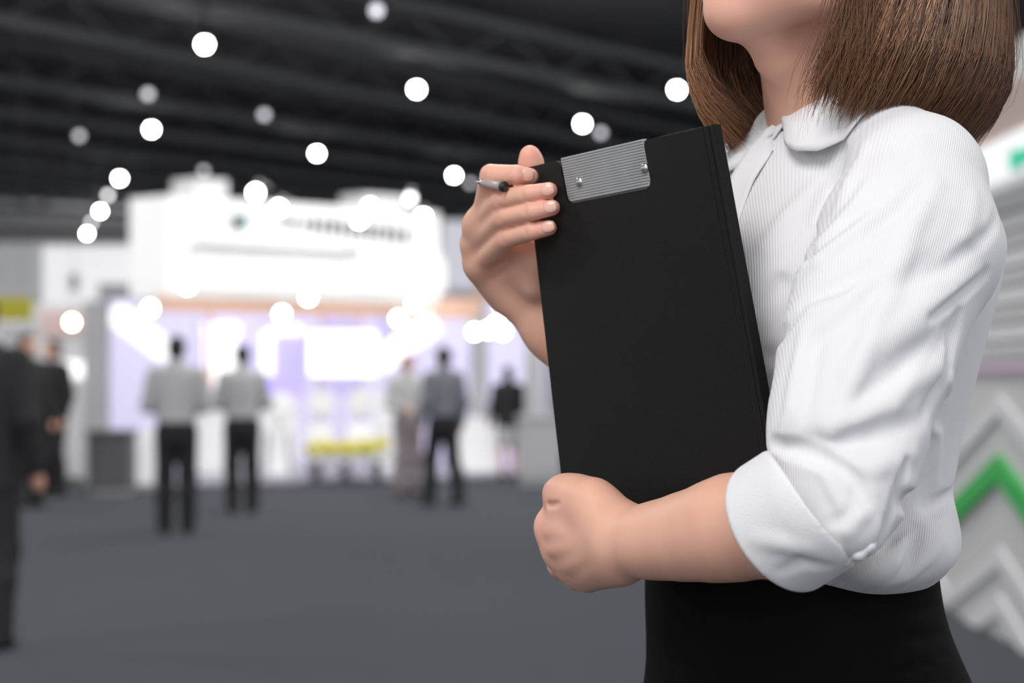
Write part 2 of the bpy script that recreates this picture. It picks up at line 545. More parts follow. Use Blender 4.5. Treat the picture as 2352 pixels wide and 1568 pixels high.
# crease below the thumb and soft dips between the knuckles
body.pfold([(1258, 1160), (1270, 1159), (1284, 1155)], [-0.008, -0.007, -0.001], 6)
body.pfold([(1250, 1244), (1285, 1240), (1325, 1240)], [-0.0011, -0.0006, 0.0], 15)
body.pfold([(1270, 1290), (1302, 1278), (1338, 1268)], [-0.0011, -0.0006, 0.0], 15)
body.pfold([(1312, 1328), (1345, 1302), (1370, 1286)], [-0.0009, -0.0005, 0.0], 15)
body.fold([at(1400, 1150, 1.67), at(1420, 1175, 1.645), at(1425, 1195, 1.63)], [-0.004, -0.003, -0.0005], pxm(12, 1.66))
# tendons
body.fold([at(1300, 1225, 1.675), at(1360, 1225, 1.668), at(1410, 1232, 1.64)], 0.0009, pxm(14, 1.7))

# far (right) arm and hand at the top corner of the board
def B_(px, py, off, r): return (on_board(px, py, off), pxm(r, 1.80))
fw = B_(1192, 640, -0.030, 66)
body.chain([(at(1742, 450, 1.94), 0.040), (at(1690, 700, 1.99), 0.040), (at(1625, 1010, 2.0), 0.038), (at(1570, 1070, 1.985), 0.038), B_(1425, 905, -0.075, 84), B_(1278, 748, -0.048, 72), fw], k=0.02)
fingers = [
    [B_(1108, 505, 0.012, 27), B_(1127, 402, 0.026, 25), B_(1185, 401, 0.018, 22), B_(1218, 405, 0.0075, 19)],
    [B_(1098, 520, 0.010, 29), B_(1152, 458, 0.024, 24), B_(1215, 445, 0.018, 20.5), B_(1262, 437, 0.0075, 18.5)],
    [B_(1093, 562, 0.006, 29), B_(1158, 499, 0.022, 24), B_(1222, 486, 0.018, 20.5), B_(1268, 477, 0.0075, 18.5)],
    [B_(1103, 605, 0.002, 28), B_(1166, 546, 0.018, 23.5), B_(1222, 531, 0.016, 20.5), B_(1261, 523, 0.0075, 18)],
]
for fi in fingers:
    body.cone(fi[0][0], fi[1][0], fi[0][1], fi[1][1], k=0.004)
    body.chain(fi[1:], k=0.0012)
car = [B_(1165, 600, -0.030, 42), B_(1165, 615, -0.030, 46), B_(1170, 635, -0.030, 48), B_(1172, 648, -0.030, 48)]
for fi, c in zip(fingers, car):
    body.cone(fi[0][0], c[0], fi[0][1], c[1], k=0.012)
body.cone(B_(1125, 610, -0.012, 1)[0], B_(1178, 668, -0.03, 1)[0], pxm(42, 1.8), pxm(52, 1.8), k=0.02)
body.cone(B_(1150, 598, -0.022, 1)[0], B_(1215, 665, -0.034, 1)[0], pxm(40, 1.8), pxm(50, 1.8), k=0.015)
body.cone(B_(1170, 592, -0.014, 1)[0], B_(1232, 650, -0.022, 1)[0], pxm(34, 1.8), pxm(40, 1.8), k=0.012)
body.cone(B_(1178, 572, -0.013, 1)[0], B_(1244, 612, -0.019, 1)[0], pxm(28, 1.8), pxm(32, 1.8), k=0.012)
body.cone(B_(1188, 556, -0.012, 1)[0], B_(1248, 588, -0.016, 1)[0], pxm(26, 1.8), pxm(26, 1.8), k=0.01)
# thumb behind the board, tip over its top edge
body.chain([B_(1160, 590, -0.036, 40), B_(1196, 500, -0.044, 36), B_(1216, 420, -0.026, 30), B_(1220, 375, -0.016, 23), B_(1217, 354, -0.0135, 20)], k=0.010)
# creases over the finger joints and the heel of the hand
for fi in fingers:
    for j, off in ((1, 0.0), (2, 0.0)):
        c, r = fi[j]
        d = unit(fi[j + 1][0] - c if j < 3 else c - fi[j - 1][0])
        side = unit(np.cross(d, cN))
        for e in ((-0.0024, 0.0, 0.0024) if j == 1 else (-0.001, 0.0015)):
            q = c + d * e + cN * r
            body.fold([q - side * 0.0045 - cN * 0.001, q, q + side * 0.0045 - cN * 0.001], [-0.0004, -0.0011, -0.0004], 0.0016)
body.pfold([(1140, 640), (1160, 622), (1172, 600)], -0.0016, 7)
body.pfold([(1120, 612), (1148, 606), (1172, 598)], -0.0008, 5)
bme = body.mesh('body', 0.0016)
bv = verts_np(bme)
bl = np.zeros(len(bv), np.float32)
for fi in fingers:
    c = fi[3][0]
    bl = np.maximum(bl, np.exp(-((bv - c) ** 2).sum(1) / 0.014 ** 2) * 0.85)
    bl = np.maximum(bl, np.exp(-((bv - fi[1][0] - cN * 0.008) ** 2).sum(1) / 0.008 ** 2) * 0.45)
for c, w, a in [(at(1217, 345, 1.80), 0.014, 0.8), (at(1255, 1205, 1.70), 0.014, 0.45), (at(1262, 1140, 1.70), 0.012, 0.4), (at(1268, 1262, 1.70), 0.010, 0.3), (chin, 0.03, 0.35)]:
    bl = np.maximum(bl, np.exp(-((bv - c) ** 2).sum(1) / w ** 2) * a)
attr(bme, 'blush', bl)

# trunk, hips and legs under the clothes, coarser, in the same mesh
trunk = Field()
tz = [0.86, 0.95, 1.05, 1.13, 1.20, 1.28, 1.36, 1.43, 1.47]
tcx = [(0.215, 1.79), (0.213, 1.785), (0.208, 1.78), (0.206, 1.775), (0.210, 1.775), (0.222, 1.775), (0.232, 1.775), (0.240, 1.772), (0.246, 1.765)]
trunk.column(tz, tcx, [.085, .088, .082, .078, .075, .08, .082, .065, .045], [.13, .135, .125, .112, .11, .115, .12, .11, .07], FV, LV)
for s in (1, -1):
    hp = np.array([0.215, 1.79, 0.0]) + LV * 0.082 * s
    trunk.chain([(hp + UP * 0.88, 0.082), (hp + UP * 0.50 + FV * 0.012 * s, 0.054), (hp + UP * 0.44 + FV * 0.012 * s, 0.05), (hp + UP * 0.33 - FV * 0.012, 0.05), (hp + UP * 0.12, 0.033), (hp + UP * 0.085 - FV * 0.005, 0.032)], k=0.02)
    trunk.cone(hp + UP * 0.085 - FV * 0.01, hp + UP * 0.03 + FV * 0.11, 0.03, 0.024, k=0.02)
tme = trunk.mesh('trunk', 0.006)
def join_np(name, meshes, names):
    Vs, Qs, As = [], [], {k: [] for k in names}; o = 0      # polygons may be triangles or quads after hole filling
    for m in meshes:
        v = verts_np(m); m.calc_loop_triangles()
        q = np.empty(len(m.loop_triangles) * 3, np.int32); m.loop_triangles.foreach_get('vertices', q)
        Vs.append(v); Qs.append(q.reshape(-1, 3) + o); o += len(v)
        for k in names:
            if k in m.attributes:
                a = np.empty(len(v), np.float32); m.attributes[k].data.foreach_get('value', a)
            else: a = np.zeros(len(v), np.float32)
            As[k].append(a)
    r = mesh_np(name, np.concatenate(Vs), np.concatenate(Qs)); smooth(r)
    for k in names: attr(r, k, np.concatenate(As[k]))
    return r
bodyo = link_mesh('body', join_np('body', [bme, tme], ['blush']), skin, person)

# nails
def nail(c, d, up, ln, wd, nm='fingernail'):
    d, up = unit(d), unit(up)
    up = unit(up - d * (up @ d)); sd = np.cross(d, up)
    nu, nv = 9, 7
    V = []
    for i in range(nu):
        a = -1 + 2 * i / (nu - 1)
        for j in range(nv):
            t = -1 + 2 * j / (nv - 1)
            ww = wd * (1 - 0.22 * max(0, abs(t) - 0.35) ** 1.2)
            ll = ln * math.sqrt(max(0.05, 1 - 0.45 * a ** 4))
            V.append(c + sd * ww * math.sin(a * 1.05) / math.sin(1.05) + d * ll * t + up * (wd * 0.55 * (math.cos(a * 1.05) - 1) + 0.0004 - 0.0007 * t * t))
    n0 = len(V)
    V += [v - up * 0.0012 for v in V]
    Q = []
    for i in range(nu - 1):
        for j in range(nv - 1):
            a = i * nv + j
            Q.append((a, a + nv, a + nv + 1, a + 1)); Q.append((a + n0, a + n0 + 1, a + n0 + nv + 1, a + n0 + nv))
    for i in range(nu - 1):
        for a, b_ in ((i * nv, (i + 1) * nv), ((i + 1) * nv + nv - 1, i * nv + nv - 1)):
            Q.append((b_, a, a + n0, b_ + n0))
    for j in range(nv - 1):
        for a, b_ in ((j + 1, j), ((nu - 1) * nv + j, (nu - 1) * nv + j + 1)):
            Q.append((b_, a, a + n0, b_ + n0))
    me = mesh_np(nm, np.array(V), Q); smooth(me)
    return link_mesh(nm, me, nail_m, bodyo)
for fi, wd, pxy in zip(fingers, (0.0047, 0.0047, 0.0047, 0.0044), ((1213, 403), (1257, 435), (1263, 474), (1258, 520))):
    d = fi[3][0] - fi[2][0]
    hp_ = body.hit(*pxy, y0=1.5, y1=1.95)
    up = unit(unit(hp_ - (fi[2][0] + (fi[3][0] - fi[2][0]) * 0.9)) * 0.6 + cN * 0.4)
    nail(hp_ + up * 0.0003, d, up, 0.0052, wd)

# ---- shirt
shirt = Field()
sz = [1.156, 1.168, 1.19, 1.216, 1.258, 1.31, 1.36, 1.39, 1.43, 1.455, 1.475, 1.49]
scx = [(0.208, 1.775), (0.211, 1.775), (0.210, 1.775), (0.2075, 1.775), (0.211, 1.775), (0.222, 1.775), (0.233, 1.775), (0.238, 1.775), (0.245, 1.770), (0.247, 1.765), (0.247, 1.76), (0.247, 1.757)]
srf = [.094, .104, .103, .098, .102, .106, .109, .108, .094, .080, .066, .052]
srl = [.135, .148, .150, .146, .148, .150, .152, .150, .132, .112, .088, .062]
shirt.column(sz, scx, srf, srl, FV, LV, k=0.02)
# bust
for s in (1, -1):
    shirt.ball(np.array([0.230, 1.775, 1.345]) + FV * 0.062 + LV * 0.062 * s, (0.058, 0.062, 0.065), np.stack([FV, LV, UP]), k=0.05)
# shoulders
neckb = at(1960, 300, 1.76)
shirt.chain([(neckb, 0.045), C_(2060, 355, 1.66, 98), C_(2108, 398, 1.63, 132)], k=0.025)
shirt.chain([(neckb, 0.05), (at(1830, 380, 1.88), 0.045), (at(1740, 440, 1.94), 0.055)], k=0.04)
# near sleeve
SL = [C_(2102, 432, 1.625, 166), C_(2085, 570, 1.605, 208), C_(2022, 700, 1.578, 196), C_(1986, 825, 1.552, 192), C_(1950, 945, 1.53, 172), C_(1946, 1020, 1.518, 170), C_(1950, 1105, 1.507, 132), C_(1910, 1160, 1.509, 128), C_(1872, 1182, 1.514, 127)]
shirt.chain(SL, k=0.014)
# cloth gathered below the elbow
shirt.chain([C_(1975, 1130, 1.485, 88), C_(1962, 1205, 1.475, 72)], k=0.02)
# back of the shirt, blousing over the skirt
shirt.ball(at(2080, 1258, 1.665), (0.034, 0.05, 0.028), None, k=0.018)
shirt.ball(at(2000, 1285, 1.64), (0.028, 0.04, 0.020), None, k=0.02)
shirt.chain([C_(2222, 560, 1.72, 80), C_(2200, 720, 1.74, 55), C_(2140, 1060, 1.73, 40)], k=0.015)
# far sleeve
shirt.chain([(at(1740, 440, 1.94), 0.058), (at(1690, 700, 1.99), 0.056), (at(1630, 1000, 2.0), 0.052)], k=0.02)
# folds drawn over the cloth
PF = lambda pix, amp, w: shirt.pfold(pix, amp * 1.5, w * 0.78)
PF([(1935, 350), (1905, 430), (1875, 500), (1860, 560), (1858, 600)], -0.010, 20)          # front armhole
PF([(1985, 335), (1950, 420), (1925, 480)], 0.003, 26)
PF([(2265, 628), (2225, 662), (2190, 690), (2130, 730)], -0.007, 16)                       # armpit crease at the back
PF([(2205, 720), (2190, 790), (2165, 880), (2125, 945)], -0.007, 18)                       # sleeve against the back
PF([(2235, 640), (2130, 705), (2020, 790), (1950, 850)], 0.0055, 32)                        # long diagonal ridges
PF([(2200, 560), (2080, 640), (1960, 720), (1860, 800)], -0.0035, 30)
PF([(2120, 430), (2070, 480), (2000, 530)], -0.004, 24)
PF([(2150, 420), (2090, 540), (2050, 660), (1990, 800), (1930, 960), (1895, 1040)], 0.0048, 26)   # pressed crease down the sleeve
PF([(2190, 745), (2100, 820), (2010, 900), (1940, 930)], -0.0055, 32)
PF([(2155, 850), (2060, 900), (1970, 960), (1900, 985)], 0.005, 28)
PF([(2118, 960), (2040, 985), (1960, 1010), (1860, 1015)], -0.005, 28)
PF([(1835, 640), (1880, 600), (1950, 545), (2010, 500)], 0.0045, 24)
PF([(1850, 690), (1920, 660), (1990, 620)], -0.004, 26)
PF([(1775, 1020), (1830, 1030), (1900, 1060), (1960, 1100), (1985, 1150)], -0.010, 20)      # crook of the elbow
PF([(1850, 1060), (1905, 1085), (1950, 1120)], 0.005, 22)
PF([(2080, 1062), (2065, 1130), (2045, 1190), (2015, 1258)], -0.009, 15)
PF([(2100, 1040), (2020, 1070), (1960, 1090)], 0.004, 26)
PF([(1990, 1130), (1975, 1180), (1945, 1220)], 0.0045, 22)
PF([(2195, 1130), (2140, 1165), (2080, 1150), (2060, 1120)], -0.010, 22)                   # where the blouse tucks in
PF([(2180, 870), (2150, 1000), (2145, 1100)], 0.004, 22)
PF([(2090, 1205), (2050, 1225), (2025, 1260)], -0.004, 18)
PF([(2110, 1210), (2090, 1270), (2060, 1330)], -0.003, 20)
PF([(2160, 1240), (2120, 1290), (2080, 1330)], 0.003, 22)
PF([(1740, 700), (1790, 650), (1850, 590)], -0.005, 26)                                    # front panel
PF([(1760, 560), (1810, 500), (1870, 430)], 0.004, 34)
PF([(1770, 820), (1800, 760), (1830, 720)], -0.004, 26)
PF([(1878, 560), (1920, 520), (1965, 470), (1995, 420)], 0.0032, 22)
PF([(1845, 760), (1830, 850), (1815, 940), (1800, 1000)], 0.0030, 22)
PF([(1880, 780), (1862, 870), (1850, 950)], -0.0026, 24)
PF([(2290, 500), (2245, 560), (2180, 610), (2110, 640)], -0.0030, 20)
PF([(2240, 450), (2215, 540), (2160, 590)], 0.0026, 22)
PF([(2150, 770), (2095, 850), (2060, 930)], 0.0030, 20)
PF([(1985, 1160), (1940, 1190), (1905, 1200)], -0.0030, 16)
PF([(1900, 1110), (1930, 1150), (1940, 1190)], 0.0028, 16)
# round hole where the forearm leaves, neck opening
shirt.cone(at(1738, 1214, 1.54), at(1650, 1250, 1.56), pxm(122, 1.52), pxm(140, 1.57), k=0.004, op='s')
shirt.chain([C_(1915, 100, 1.74, 172), C_(1935, 220, 1.745, 170), C_(1950, 300, 1.752, 172)], k=0.008, op='s')
sme = shirt.mesh('shirt', 0.0024)
sv = verts_np(sme)
# rib coordinate, turning to follow the sleeve
ss = np.clip((sv[:, 0] - 0.16) / 0.12, 0, 1); ss = ss * ss * (3 - 2 * ss)
attr(sme, 'rib', sv[:, 0] - 0.30 * ss * (sv[:, 2] - 1.35))
shirto = link_mesh('shirt', sme, shirt_m, person)

# turned-back cuff: a thick hollow band
cuff = Field()
ca, cb = at(1866, 1162, 1.500), at(1784, 1214, 1.521)
cd = unit(cb - ca)
cuff.cone(ca - cd * 0.006, cb + cd * 0.03, pxm(163, 1.52), pxm(163, 1.55), k=0.0)
cuff.slab(ca, -cd * np.array([1, 0.1, 1]), 0.004, cuff.prims[0][1], cuff.prims[0][2])
cuff.slab(cb, cd, 0.004, cuff.prims[0][1], cuff.prims[0][2])
cuff.cone(ca - cd * 0.06, cb + cd * 0.08, pxm(138, 1.52), pxm(142, 1.55), k=0.003, op='s')
cuff.pfold([(1740, 1240), (1800, 1250), (1850, 1262)], 0.003, 20)
cuff.pfold([(1800, 1310), (1840, 1290), (1900, 1300)], -0.003, 16)
cme = cuff.mesh('cuff', 0.0016)
link_mesh('cuff', cme, plain_m, shirto)
# ---- collar, front edge, skirt, shoes
def sheet(name, G, mat_, parent, thick=0.0012):
    """G: (n, m, 3) grid of points -> thin solid sheet"""
    G = np.asarray(G); n, m = G.shape[:2]
    # vertex normals by finite differences
    du = np.gradient(G, axis=0); dv = np.gradient(G, axis=1)
    N = np.cross(du, dv); N /= np.linalg.norm(N, axis=-1, keepdims=True) + 1e-9
    A = (G + N * thick / 2).reshape(-1, 3); B = (G - N * thick / 2).reshape(-1, 3)
    o = n * m; Q = []
    for i in range(n - 1):
        for j in range(m - 1):
            a = i * m + j
            Q.append((a, a + m, a + m + 1, a + 1)); Q.append((o + a, o + a + 1, o + a + m + 1, o + a + m))
    for i in range(n - 1):
        a, b = i * m, (i + 1) * m; Q.append((b, a, o + a, o + b))
        a, b = i * m + m - 1, (i + 1) * m + m - 1; Q.append((a, b, o + b, o + a))
    for j in range(m - 1):
        a, b = j, j + 1; Q.append((a, b, o + b, o + a))
        a, b = (n - 1) * m + j, (n - 1) * m + j + 1; Q.append((b, a, o + a, o + b))
    me = mesh_np(name, np.concatenate([A, B]), Q); smooth(me)
    return link_mesh(name, me, mat_, parent)

def grad(F, p, e=0.002):
    P = np.array([p + e * np.eye(3)[i] for i in range(3)] + [p - e * np.eye(3)[i] for i in range(3)], np.float32)
    d = F.ev(P[:, None, :]).ravel()
    g = d[:3] - d[3:]
    return g / (np.linalg.norm(g) + 1e-9)

def lift(F, p, gap):
    p = np.array(p, float)
    for _ in range(4):
        d = float(F.ev(np.array(p, np.float32)[None, None, :])[0, 0])
        if d >= gap or d > 0.5: break
        p = p + grad(F, p) * (gap - d)
    return p

nc = np.array([0.2500, 1.752, 0.0])
def ring(phi, r, z):
    return nc + (FV * math.cos(phi) + LV * math.sin(phi)) * r + UP * z
def foldz(phi):
    if phi >= 0: return 1.4865 + 0.072 * math.sin(min(phi, math.pi) / 2)
    return 1.4800 + 0.078 * math.sin(min(-phi, math.pi) / 2) ** 2.2
oph = np.radians([0, 6, 14, 24, 37, 57, 90, 130, 180])
orad = [.0605, .066, .0765, .087, .0945, .100, .082, .080, .080]
oz = [1.4865, 1.480, 1.4690, 1.4630, 1.4615, 1.4740, 1.492, 1.500, 1.504]
G = []
for phi in np.radians(np.linspace(0, 178, 60)):
    fr = ring(phi, 0.0600, foldz(phi)); ou = ring(phi, np.interp(phi, oph, orad), np.interp(phi, oph, oz))
    row = []
    for s_ in np.linspace(0, 1, 12):
        p = fr * (1 - s_) + ou * s_
        bul = math.sin(math.pi * min(1, s_ * 1.0)) * 0.004
        p = p + UP * bul + unit(p - nc - UP * p[2]) * bul * 0.6
        row.append(lift(shirt, p, 0.0025 + 0.002 * (1 - s_)))
    G.append(row)
collar = sheet('collar', G, plain_m, shirto, 0.0016)
G = []
for phi in np.radians(np.linspace(0, -178, 50)):
    fr = ring(phi, 0.0600, foldz(phi)); ou = ring(phi, np.interp(-phi, oph, orad), np.interp(-phi, oph, oz) - 0.008)
    G.append([lift(shirt, fr * (1 - s_) + ou * s_ + UP * 0.004 * math.sin(math.pi * s_), 0.002) for s_ in np.linspace(0, 1, 8)])
sheet('collar', G, plain_m, shirto, 0.0016)
G = []
for phi in np.radians(np.linspace(2, 358, 70)):
    ph = phi if phi <= math.pi else phi - 2 * math.pi
    fz = foldz(ph)
    G.append([ring(phi, 0.0582 + 0.001 * s_, fz - 0.001 - 0.035 * s_) for s_ in np.linspace(0, 1, 5)])
sheet('collar_stand', G, plain_m, collar, 0.0012)
# overlapping front edge running down from the collar
path = [(1812, 284), (1780, 310), (1742, 345), (1715, 385), (1692, 424), (1672, 480), (1655, 560), (1640, 660), (1628, 780), (1618, 900)]
pts = [shirt.hit(*p) for p in path]
pp = []
for i in range(len(pts) - 1):
    for t in np.linspace(0, 1, 6, endpoint=False): pp.append(pts[i] * (1 - t) + pts[i + 1] * t)
pp = np.array(pp)
ker = np.ones(5) / 5
pp = np.stack([np.convolve(np.pad(pp[:, k], 2, mode='edge'), ker, 'valid') for k in range(3)], -1)
side = np.array([0.8, -0.45, -0.35]); side /= np.linalg.norm(side)
G = []
for i, p in enumerate(pp):
    row = []
    for s_ in np.linspace(0, 1, 7):
        q = p + side * 0.026 * s_
        row.append(lift(shirt, q, 0.0065 * (1 - s_) ** 1.5 + 0.0008))
    G.append(row)
sheet('front_placket', G, plain_m, shirto, 0.0012)

# buttoned tab pinching the cuff at the elbow
tb = Field()
tb.chain([(shirt.hit(px_, py_) + np.array([0, 0.0022, 0]), pxm(r_, 1.47)) for px_, py_, r_ in ((1918, 1284, 7), (1945, 1286, 10), (1975, 1272, 11), (2000, 1254, 8), (2014, 1244, 5))], k=0.006)
link_mesh('cuff_tab', tb.mesh('cuff_tab', 0.0013), plain_m, shirto)

skirt_m = mat('black_skirt_cloth', (0.0035, 0.0035, 0.0038), rough=0.85, spec=0.10, bump=0.2, bscale=900)
skirt = Field()
kz = [0.56, 0.70, 0.85, 0.95, 1.03, 1.07, 1.10, 1.125, 1.147, 1.172]
kc = [0.215, 0.222, 0.226, 0.227, 0.2265, 0.2240, 0.2165, 0.2115, 0.2098, 0.2098]
kh = [.128, .136, .142, .140, .132, .1195, .1125, .1085, .1075, .105]
skirt.column(kz, [(c, 1.785) for c in kc], [h / 1.112 for h in kh], [h / 1.112 * 1.35 for h in kh], FV, LV, k=0.0)
skirt.pfold([(2152, 1385), (2120, 1400), (2060, 1410)], -0.003, 12)
skirt.pfold([(2168, 1452), (2120, 1465), (2040, 1470)], -0.003, 12)
skirt.pfold([(2180, 1500), (2100, 1535), (2000, 1556)], -0.0035, 7)
skirt.pfold([(1972, 1350), (1985, 1430), (2000, 1500), (2020, 1567)], -0.0025, 5)
skirt.pfold([(1540, 1350), (1600, 1375), (1660, 1372)], 0.002, 14)
skirto = link_mesh('skirt', skirt.mesh('skirt', 0.0034), skirt_m, person)

shoe_m = mat('black_patent_leather', (0.01, 0.01, 0.011), rough=0.25)
for s in (1, -1):
    hp = np.array([0.215, 1.79, 0.0]) + LV * 0.082 * s
    sh = Field()
    sh.chain([(hp - FV * 0.032 + UP * 0.072, 0.030), (hp + FV * 0.02 + UP * 0.052, 0.030), (hp + FV * 0.10 + UP * 0.028, 0.033), (hp + FV * 0.175 + UP * 0.018, 0.015)], k=0.02)
    sh.cone(hp - FV * 0.045 + UP * 0.06, hp - FV * 0.042 + UP * 0.006, 0.018, 0.006, k=0.012)
    sh.ball(hp + FV * 0.01 + UP * 0.115, (0.06, 0.024, 0.045), np.stack([FV, LV, UP]), k=0.004, op='s')
    sh.slab((0, 0, 0.001), (0, 0, -1), 0.002, hp - 0.3, hp + 0.3)
    link_mesh('shoe', sh.mesh('shoe', 0.004), shoe_m, person)

# ---- hair: a bob of thousands of strands over a solid under-layer
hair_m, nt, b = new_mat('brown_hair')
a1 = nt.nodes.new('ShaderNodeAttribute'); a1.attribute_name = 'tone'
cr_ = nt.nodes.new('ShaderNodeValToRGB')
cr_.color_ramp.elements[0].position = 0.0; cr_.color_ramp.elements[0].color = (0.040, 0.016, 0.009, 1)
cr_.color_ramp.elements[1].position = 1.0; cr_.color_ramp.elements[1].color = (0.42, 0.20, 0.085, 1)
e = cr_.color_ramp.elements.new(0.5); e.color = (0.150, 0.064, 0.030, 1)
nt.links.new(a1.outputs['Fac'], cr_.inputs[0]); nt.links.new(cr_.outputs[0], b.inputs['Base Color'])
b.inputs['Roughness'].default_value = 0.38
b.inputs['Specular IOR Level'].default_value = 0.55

axis0 = np.array([0.2440, 1.735, 0.0])
prz = np.array([1.470, 1.480, 1.490, 1.505, 1.530, 1.580, 1.650, 1.700, 1.740, 1.765, 1.777])
prr = np.array([0.80, 0.87, 0.92, 0.975, 1.0, 0.975, 0.90, 0.76, 0.52, 0.28, 0.03])
HF2 = unit(np.array([-0.85, -0.527, 0])); HL2 = unit(np.array([0.527, -0.85, 0]))
def rmax(phi):
    c, s_ = math.cos(phi), math.sin(phi)
    rb = 0.133 if c < 0 else 0.118
    rs = 0.110 if s_ > 0 else 0.111
    return 1.0 / math.sqrt((c / rb) ** 2 + (s_ / rs) ** 2)
def hair_pt(phi, z, sc=1.0):
    r = rmax(phi) * np.interp(z, prz, prr) * sc
    return axis0 + (HF2 * math.cos(phi) + HL2 * math.sin(phi)) * r + UP * z
PHN, PHF = math.radians(60), math.radians(-47)       # where the curtain of hair starts on her left and right
TWO = 2 * math.pi
def strand(phi, sc, zend, sway, curl, n=11):
    zs = 1.777 - (1.777 - zend) * (np.linspace(0, 1, n) ** 0.8)
    P = []
    for z in zs:
        t = (1.62 - z) / (1.62 - zend) if z < 1.62 else 0.0
        t = max(0.0, t)
        ph = phi + sway * t ** 1.6
        q = hair_pt(ph, z, sc * (1 - curl * max(0, t - 0.55) ** 2 * 2.0))
        P.append(q)
    return np.array(P)
def tubes(name, S, W, tones, parent, nside=3):
    """S: list of (n,3) polylines of equal length; W: widths"""
    S = np.array(S); m, n = S.shape[:2]
    T = np.gradient(S, axis=1); T /= np.linalg.norm(T, axis=-1, keepdims=True) + 1e-9
    ref = S - (axis0 + UP * 1.6); ref /= np.linalg.norm(ref, axis=-1, keepdims=True) + 1e-9
    A = np.cross(T, ref); A /= np.linalg.norm(A, axis=-1, keepdims=True) + 1e-9
    Bn = np.cross(A, T)
    prof = np.linspace(0, 1, n)
    wp = np.interp(prof, [0, 0.1, 0.75, 1.0], [0.6, 1, 0.9, 0.12])
    V = np.empty((m, n, nside, 3))
    for k in range(nside):
        a = TWO * k / nside + 0.5
        V[:, :, k] = S + (A * math.cos(a) * 1.25 + Bn * math.sin(a) * 0.75) * (np.array(W)[:, None] * wp[None])[..., None]
    idx = np.arange(m * n * nside).reshape(m, n, nside)
    Q = []
    for k in range(nside):
        k2 = (k + 1) % nside
        Q.append(np.stack([idx[:, :-1, k], idx[:, :-1, k2], idx[:, 1:, k2], idx[:, 1:, k]], -1).reshape(-1, 4))
    me = mesh_np(name, V.reshape(-1, 3), np.concatenate(Q)); smooth(me)
    attr(me, 'tone', np.repeat(np.array(tones), n * nside))
    return link_mesh(name, me, hair_m, parent)

# solid under-layer
G = []; phis = np.linspace(PHN + 0.06, TWO + PHF - 0.06, 70)
for phi in phis:
    G.append([hair_pt(phi, z, 0.955 - 0.10 * max(0, (1.56 - z) / 0.07) ** 2 * 0.8) for z in np.linspace(1.776, 1.492, 24)])
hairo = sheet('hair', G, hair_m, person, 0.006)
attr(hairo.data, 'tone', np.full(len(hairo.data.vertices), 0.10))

S, W, Tn = [], [], []
NS = 11000
clump = RNG.rand(160)
for i in range(NS):
    phi = PHN + (TWO + PHF - PHN) * RNG.rand()
    near_front = max(0, 1 - abs(phi - PHN) / 0.5); far_front = max(0, 1 - abs(phi - (TWO + PHF)) / 0.5)
    dep = RNG.rand() ** 1.6
    sc = 1.02 - 0.10 * dep
    cl = clump[int((phi - PHN) / (TWO + PHF - PHN) * 159)]
    zend = 1.476 + 0.011 * math.exp(-((phi - 1.4) / 0.7) ** 2) + 0.010 * RNG.randn() * 0.7 + 0.020 * dep * RNG.rand() + 0.006 * (cl - 0.5)
    if near_front > 0: zend += 0.010 * near_front
    sway = -0.42 * (0.6 + 0.8 * cl) * math.exp(-((phi - 1.5) / 1.3) ** 2) + 0.16 * far_front + 0.05 * RNG.randn()
    curl = 0.15 + 0.4 * RNG.rand() * cl + 0.4 * dep
    S.append(strand(phi + 0.02 * math.sin(7 * phi), sc, zend, sway, curl))
    W.append(0.00030 + 0.00034 * RNG.rand())
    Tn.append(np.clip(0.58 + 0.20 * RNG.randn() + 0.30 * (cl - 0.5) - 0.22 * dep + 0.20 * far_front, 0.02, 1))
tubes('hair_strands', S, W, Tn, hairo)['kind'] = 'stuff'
# flyaways
S, W, Tn = [], [], []
for i in range(260):
    phi = PHN - 0.10 + (TWO + PHF - PHN + 0.2) * RNG.rand() if i > 120 else PHN + 0.25 * RNG.rand() - 0.18
    s_ = strand(phi, 1.03 + 0.03 * RNG.rand(), 1.47 + 0.03 * RNG.rand(), -0.5 * RNG.rand() + 0.05, 0.2 + RNG.rand() * 0.3)
    s_ += np.cumsum(RNG.randn(*s_.shape) * 0.0008, axis=0)
    S.append(s_); W.append(0.00020); Tn.append(0.55)
tubes('loose_strands', S, W, Tn, hairo)['kind'] = 'stuff'

# ------------------------------------------------------------------ clipboard
ASP = (0.236, 0.315)
def inv_board(px, py, n=0.0):
    uv = np.array([0.5, 0.5])
    def pr(u, v):
        p = board(u, v, n); return np.array([CX + FPX * p[0] / p[1], HY - FPX * (p[2] - HC) / p[1]])
    for _ in range(12):
        r = pr(*uv) - (px, py); J = np.stack([(pr(uv[0] + 1e-5, uv[1]) - pr(*uv)) / 1e-5, (pr(uv[0], uv[1] + 1e-5) - pr(*uv)) / 1e-5], -1)
        uv = uv - np.linalg.solve(J, r)
    return uv
def round_poly(poly, rad, asp, seg=5):
    """round the corners of a polygon in board coordinates; rad list per corner"""
    out = []; n = len(poly)
    for i in range(n):
        p = np.array(poly[i], float); a = np.array(poly[i - 1], float); c = np.array(poly[(i + 1) % n], float)
        r = rad[i]
        if r == 0: out.append(p); continue
        sc = np.array(asp)
        da = unit((a - p) * sc) * r / sc; dc = unit((c - p) * sc) * r / sc
        for t in np.linspace(0, 1, seg + 1):
            out.append((1 - t) ** 2 * (p + da) + 2 * t * (1 - t) * p + t * t * (p + dc))
    return out
